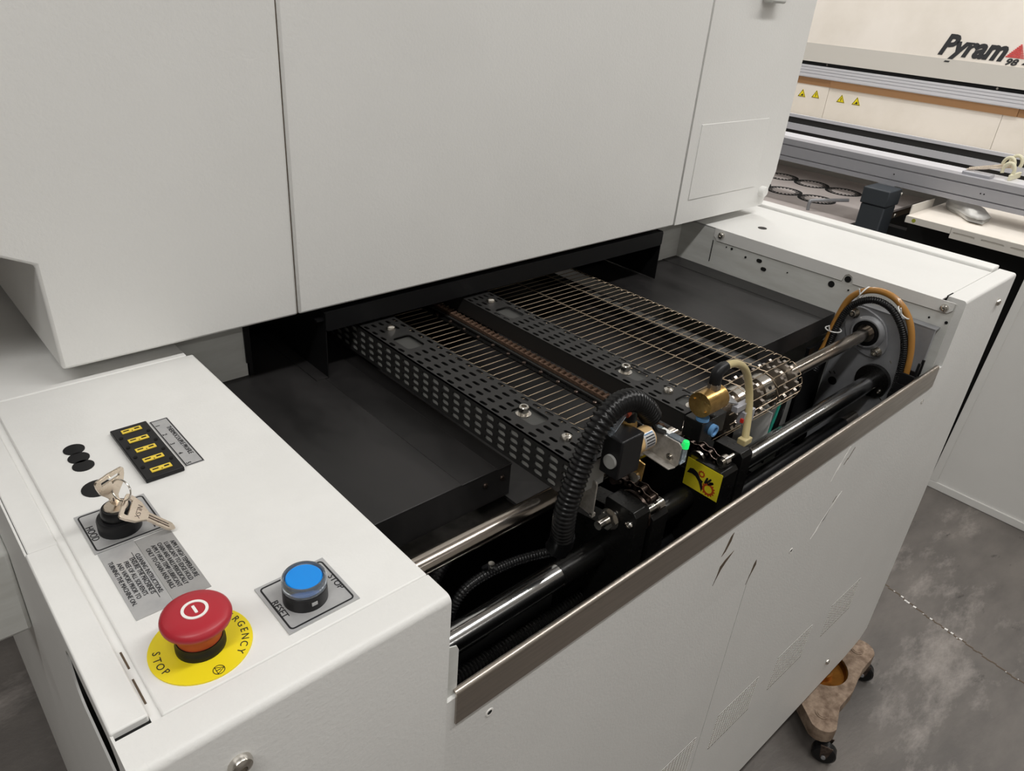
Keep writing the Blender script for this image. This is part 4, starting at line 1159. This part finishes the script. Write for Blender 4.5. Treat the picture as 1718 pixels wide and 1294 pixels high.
MB().prism(outl, -0.950, -0.918, [circ(0.058, 32, cx_, cy_)]).build('casting', RUST, dol, bevel=0.006, seg=3)
MB().lathe([(0.0600, -0.918), (0.0560, -0.922), (0.0540, -0.936), (0.0300, -0.940), (0.0280, -0.928), (0.0010, -0.928)], 36, Matrix.Translation((cx_, cy_, 0)), cap=False).build('cup', BRONZE, dol)
for i, (px_, py_) in enumerate(corners):
    MB().lathe([(0.014, -0.919), (0.014, -0.9165), (0.010, -0.9165), (0.010, -0.9155), (0.004, -0.9150)], 20, Matrix.Translation((px_ + 0.012 * (cx_ - px_) / 0.14, py_ + 0.012 * (cy_ - py_) / 0.1, 0))).build('pivot_rivet', RUST, dol)
    wx, wy = px_ + (-0.018 if i == 0 else 0.004), py_ - (0.028 if i == 0 else 0.020)
    R_ = 0.0240
    wl = MB().lathe([(R_ - 0.004, -0.011), (R_, -0.008), (R_, 0.008), (R_ - 0.004, 0.011)], 28, basis((wx, wy, FLOOR + R_ + 0.0005), (0.35, -0.93, 0), (0, 0, 1))).build('wheel', RUBBER, dol)
    for s_ in (-1, 1):
        MB().prism([(-0.012, 0.030), (0.012, 0.030), (0.006, -0.004), (0.0, -0.008), (-0.006, -0.004)], 0, 0.002, M=basis((wx, wy, FLOOR + R_), (0.35, -0.93, 0), (0, 0, 1)) @ Matrix.Translation((0, 0, s_ * 0.013 - 0.001))).build('fork', CHAIN2, dol)
    MB().cyl(Vector((wx, wy, FLOOR + R_)) + Vector((-0.93, -0.35, 0)) * 0.017, Vector((wx, wy, FLOOR + R_)) + Vector((0.93, 0.35, 0)) * 0.017, 0.0045, 12).build('axle', ZINC, dol)
    MB().cyl((px_, py_, -0.955), (px_, py_, -0.948), 0.016, 18).build('swivel', CHAIN2, dol)

# ================================================================== SECOND OVEN IN THE BACKGROUND
ov = thing('background_oven', 'second cream reflow oven standing across the aisle', 'machine', (3.2, 0.8, FLOOR))
OY0, OY1 = -2.2, 2.4
bx('base', CREAM_D, ov, 3.02, 3.9, OY0, OY1, FLOOR, -0.06)
MB().prism([(3.0, 0.1690), (3.0, 0.2385), (3.11, 0.66), (3.85, 0.66), (3.9, 0.1690)], 0, OY1 - OY0, M=basis((0, OY1, 0), (1, 0, 0), (0, 0, 1))).build('lid', CREAM, ov)
bx('lid_skirt', CREAM_D, ov, 2.9965, 2.9995, OY0, OY1, 0.1680, 0.2378)  # darker overlay, shade of the lid's upright face put into its colour
bx('gasket', VOID, ov, 3.004, 3.9, OY0, OY1, 0.1535, 0.1680)
hx = MB()
zs = [0.1535, 0.1440, 0.1330, 0.1215, 0.1080]
for k in range(4):
    hx.box(2.990, 3.9, OY0, OY1, zs[k + 1] + 0.0016, zs[k])
hx.box(2.994, 3.9, OY0, OY1, zs[4] - 0.002, zs[0] - 0.001)
hx.build('header_extrusion', ALU, ov, smooth=False)
for (y0, y1, x_) in ((1.263, OY1, 2.998), (0.545, 1.262, 2.994), (OY0, 0.544, 2.998)):
    bx('brown_gasket', BROWN, ov, x_, 3.9, y0, y1, 0.0785, 0.1060)
for (y0, y1) in ((1.2635, OY1), (0.5915, 1.2615), (OY0, 0.5895)):
    bx('inner_panel', CREAM, ov, 3.0, 3.9, y0, y1, -0.0560, 0.0783)
bx('panel_back', CREAM_D, ov, 3.004, 3.9, OY0, OY1, -0.058, 0.078)
for y_, z_, kind in ((1.3774, 0.0360, 1), (1.3146, 0.0400, 0), (1.2009, 0.0385, 0), (1.1337, 0.0385, 1)):
    tm = basis((3.0, y_, z_), (0, -1, 0), (0, 0, 1))
    tri = MB().prism(circ(0.0210, 3, a0=PI / 2), 0, 0.001, M=tm).build('warning_triangle', YELLOW, ov, smooth=False)
    MB().prism(circ(0.0195, 3, a0=PI / 2), 0.001, 0.0014, [circ(0.0160, 3, a0=PI / 2)], M=tm).build('border', INK, tri, smooth=False)
    if kind:
        MB().prism([(-0.007, -0.006), (0.007, -0.006), (0.006, -0.002), (0.001, 0.004), (-0.001, -0.001)], 0.001, 0.0014, M=tm).build('symbol', INK, tri, smooth=False)
    else:
        MB().prism([(-0.0012, -0.005), (0.0012, -0.005), (0.0016, 0.008), (-0.0016, 0.008)], 0.001, 0.0014, M=tm).build('symbol', INK, tri, smooth=False)
for y_ in (1.300, 0.640):
    MB().cyl((3.004, y_, 0.1610), (3.001, y_, 0.1610), 0.004, 10).build('gasket_screw', SCREW, ov)
# lettering on the sloping lid
lu = Vector((0.11, 0, 0.4215)).normalized()
def lid_at(y, h):
    return Vector((3.0, y, 0.2385)) + lu * h + Vector((-0.001, 0, 0))
def LM(y, h):
    return basis(lid_at(y, h), (0, -1, 0), lu)
text_mb('Pyram', 0.098, LM(0.770, 0.044), depth=0.0008, shear=0.30, bold=0.0040, width=0.90).build('lettering', INK, ov, smooth=False)
text_mb('x', 0.098, LM(0.565, 0.040), depth=0.0008, shear=0.30, bold=0.0022, width=0.9).build('lettering', INK, ov, smooth=False)
text_mb('98', 0.030, LM(0.628, 0.0120), depth=0.0008, shear=0.25, bold=0.0009, width=1.3).build('lettering', INK, ov, smooth=False)
lg = MB()
for k in range(9):
    h0 = 0.022 + k * 0.0052
    f = 1 - k / 9.0
    lg.box(-0.030 * f + 0.002 * k * 0.3, 0.018 * f + 0.002 * k * 0.3, h0 - 0.022, h0 - 0.022 + 0.0034, 0, 0.001, M=LM(0.622, 0.028))
    lg.box(0.019 * f + 0.002 * k * 0.3, 0.030 * f + 0.002 * k * 0.3, h0 - 0.022, h0 - 0.022 + 0.0026, 0, 0.001, M=LM(0.622, 0.028))
lg.build('red_pyramid_logo', mat('logo_red', (0.62, 0.03, 0.03), 0.5), ov, smooth=False)

# ---- brush conveyor, aluminium beam, post and lower frame in front of the oven
FY0, FY1 = -2.0, 2.3
cf = thing('brush_conveyor', 'pair of black brush strips between aluminium rails along the cream oven', 'conveyor', (2.8, 0.15, -0.12))
bx('far_rail', ALU, cf, 2.700, 2.712, FY0, FY1, -0.0195, -0.0080)
bx('brush_strip', BLKBRUSH, cf, 2.702, 2.712, FY0, FY1, -0.0415, -0.0200)
bx('mid_rail', ALU, cf, 2.696, 2.712, FY0, FY1, -0.0660, -0.0420)
bx('brush_strip', BLKBRUSH, cf, 2.700, 2.712, FY0, FY1, -0.0810, -0.0665)
bx('frame_body', CREAM_D, cf, 2.715, 2.98, FY0, FY1, -0.12, -0.0605)
for y_ in (1.18, 0.95):
    bx('clip', BROWN, cf, 2.690, 2.699, y_, y_ + 0.01, -0.096, -0.082)
bm_ = thing('aluminium_extrusion', 'long grooved aluminium extrusion resting on the charcoal post', 'extrusion', (2.43, 0.15, -0.1214))
bx('top_plate', ALU, bm_, 2.352, 2.500, FY0, FY1, -0.0560, -0.0475)
ex = MB()
for z0, z1, dx in ((-0.0650, -0.0457, 0), (-0.1030, -0.0690, 0), (-0.1214, -0.1065, 0)):
    ex.box(2.350, 2.400, FY0, FY1, z0, z1)
ex.box(2.356, 2.400, FY0, FY1, -0.1200, -0.0470)
ex.build('front_extrusion', ALU_GREY, bm_, smooth=False)
for y_ in (0.66, 0.395, 0.385):
    MB().cyl((2.352, y_, -0.0860), (2.349, y_, -0.0860), 0.0022, 8).build('pilot_hole', VOID, bm_)
ps = thing('support_post', 'square charcoal post carrying the grooved aluminium extrusion', 'post', (2.30, 0.66, FLOOR))
bx('post', CHARCOAL, ps, 2.255, 2.340, 0.620, 0.700, FLOOR, -0.176, bevel=0.004)
bx('post_cap', CHARCOAL, ps, 2.250, 2.345, 0.616, 0.704, -0.175, -0.1225, bevel=0.004)
bx('post_bracket', ZINC, ps, 2.3455, 2.40, 0.645, 0.700, -0.26, -0.1220)
link('bolt', PAN5, (2.345, 0.6165, -0.140), ps, ROT['-y'])
link('bolt', PAN5, (2.345, 0.6165, -0.210), ps, ROT['-y'])
lf = thing('rail_stand', 'lower aluminium frame rails seen through the gap beside the pale panel', 'frame', (2.54, 0.15, FLOOR))
for z_ in (-0.36, -0.405, -0.52):
    bx('lower_rail', ALU, lf, 2.48, 2.52, FY0, 0.72, z_ - 0.014, z_ + 0.014)
bx('backing', BLACK, lf, 2.56, 2.60, FY0, 0.72, FLOOR, -0.30)

# ---- heater plate with fan outlets
hp = thing('heater_plate', 'dull metal heater plate with round toothed fan outlets', 'heater plate', (2.6, 1.0, FLOOR))
bx('plate', FANPLATE, hp, 2.300, 2.98, 0.735, 2.2, -0.275, -0.2641, bevel=0.002)
bx('edge', CHIP, hp, 2.304, 2.98, 0.74, 2.2, -0.300, -0.276)
bx('cabinet', BLACK, hp, 2.62, 2.98, 0.74, 2.2, FLOOR, -0.301)
for ix, xx in enumerate((2.515, 2.745)):
    for k in range(5):
        yy = 0.968 + k * 0.137 + (0.0 if ix == 0 else 0.006)
        g = MB()
        n_ = 22
        inner = []
        for i in range(n_):
            for da, r_ in ((-0.5, 0.058), (-0.15, 0.058), (-0.10, 0.044), (0.30, 0.044), (0.35, 0.058)):
                a = 2 * PI * (i + da) / n_
                inner.append((xx + r_ * math.cos(a), yy + r_ * math.sin(a)))
        g.prism(circ(0.070, 44, xx, yy), -0.2641, -0.2632, [inner])
        g.build('fan_outlet', VOID, hp, smooth=False)
ph = MB().tube(spline([(2.33, 0.905, -0.263), (2.33, 0.905, -0.236), (2.34, 0.895, -0.228), (2.40, 0.80, -0.212)], 6), 0.006, 10).build('handle', ZINC, hp)

# ---- side tray, bag, lower panel
tr = thing('side_tray', 'cream sheet metal tray with slotted front edge under the aluminium frame', 'tray', (2.4, 0.2, FLOOR))
bx('tray_top', CREAM, tr, 2.200, 2.70, -1.2, 0.530, -0.1700, -0.1673, bevel=0.001)
bx('front_lip', CREAM_D, tr, 2.198, 2.200, 0.3955, 0.530, -0.1880, -0.1680)
fl_ = [slot(0.356 - k * 0.078, -0.1830, 0.062, 0.006, 3, PI / 2) for k in range(5)]
MB().prism([(-1.2, -0.2000), (0.394, -0.2000), (0.394, -0.1680), (-1.2, -0.1680)], 0, 0.002, fl_, M=basis((2.196, 0, 0), (0, 1, 0), (0, 0, 1))).build('slotted_lip', CREAM_D, tr, smooth=False)
bx('lip_backing', CREAM_D, tr, 2.1995, 2.2015, -1.2, 0.394, -0.1995, -0.1705)
bx('end_cheek', CREAM_D, tr, 2.225, 2.40, 0.530, 0.533, -0.190, -0.140)
MB().cyl((2.198, 0.505, -0.178), (2.1975, 0.505, -0.178), 0.006, 14).build('green_dot', mat('green_dot', (0.30, 0.33, 0.03), 0.5), tr)
bx('dark_void_box', VOID, tr, 2.30, 2.46, -1.2, 0.55, FLOOR, -0.201)  # black box standing in for the dark void below the tray
def blobmesh(seed, cx, cy, cz, sx, sy, sz, rz):
    bm = bmesh.new()
    bmesh.ops.create_icosphere(bm, subdivisions=3, radius=1)
    rnd = random.Random(seed)
    ph_ = [rnd.uniform(0, 6) for _ in range(6)]
    mb = MB()
    for v in bm.verts:
        n = v.co.copy()
        k = 1 + 0.16 * math.sin(5 * n.x + ph_[0]) * math.sin(6 * n.y + ph_[1]) + 0.10 * math.sin(11 * n.z + ph_[2] + 4 * n.x)
        p = Vector((n.x * sx * k * (1.1 - 0.5 * n.x * 0.6), n.y * sy * k, max(n.z, -0.55) * sz * k))
        p.z = max(p.z, -sz * 0.55)
        p = Matrix.Rotation(rz, 3, 'Z') @ p
        mb.v.append((cx + p.x, cy + p.y, cz + p.z + sz * 0.55))
    mb.f = [tuple(v.index for v in f.verts) for f in bm.faces]
    bm.free()
    return mb
tag(blobmesh(3, 2.45, 0.450, -0.1672, 0.125, 0.052, 0.022, 0.55).build('plastic_bag', BAGW, ang=3.0), 'crumpled white plastic bag lying on the cream tray', 'bag')
lp = thing('loose_cover', 'pale grey lower cover panel standing on the floor below the cream tray', 'panel', (2.21, -0.4, FLOOR))
MB().prism([(-1.2, FLOOR + 0.001), (0.190, FLOOR + 0.001), (0.1656, -0.215), (-1.2, -0.215)], 0, 0.010, M=basis((2.212, 0, 0), (0, 1, 0), (0, 0, 1))).build('panel', PAINT, lp, bevel=0.002)
bx('panel_rim', PAINT, lp, 2.206, 2.2125, -1.2, 0.1935, FLOOR + 0.001, FLOOR + 0.026, bevel=0.001)
MB().prism([(0.170, FLOOR + 0.027), (0.1930, FLOOR + 0.027), (0.1686, -0.215), (0.1466, -0.215)], 0, 0.0055, M=basis((2.207, 0, 0), (0, 1, 0), (0, 0, 1))).build('panel_rim', PAINT, lp, bevel=0.001)
# ---- hose clip rack on the aluminium frame
hc = thing('hose_clip_rack', 'ivory hose clips and thin rods resting on the aluminium frame', 'clip rack', (2.44, 0.42, -0.0475))
bx('base', ALU_GREY, hc, 2.380, 2.430, 0.3950, 0.4750, -0.0474, -0.0360, bevel=0.003)
for dx, dz in ((0.0, 0.0), (0.02, 0.006), (0.035, -0.002)):
    MB().cyl((2.400 + dx, 0.470, -0.034 + dz * 0.3), (2.470 + dx, 0.370, -0.012 + dz), 0.0035, 10).build('rod', NICKEL, hc)
for dx, dy, dz in ((0.0, 0.0, 0.0), (0.025, 0.012, 0.012), (0.05, 0.0, 0.018)):
    pts = [Vector((2.455 + dx, 0.372 + dy + 0.016 * math.cos(a), -0.022 + dz + 0.022 * math.sin(a))) for a in [PI * (-0.15 + 1.3 * i / 14) for i in range(15)]]
    MB().tube(pts, 0.0052, 8).build('clip', IVORY, hc)
bx('clip_bar', IVORY, hc, 2.430, 2.530, 0.352, 0.360, -0.0470, -0.0300, bevel=0.001)

# ================================================================== lift the whole place so that the floor lies at z = 0
for o in list(COL.objects):
    if o.parent is None and o.type in {'MESH', 'EMPTY'}:
        o.location.z += LIFT
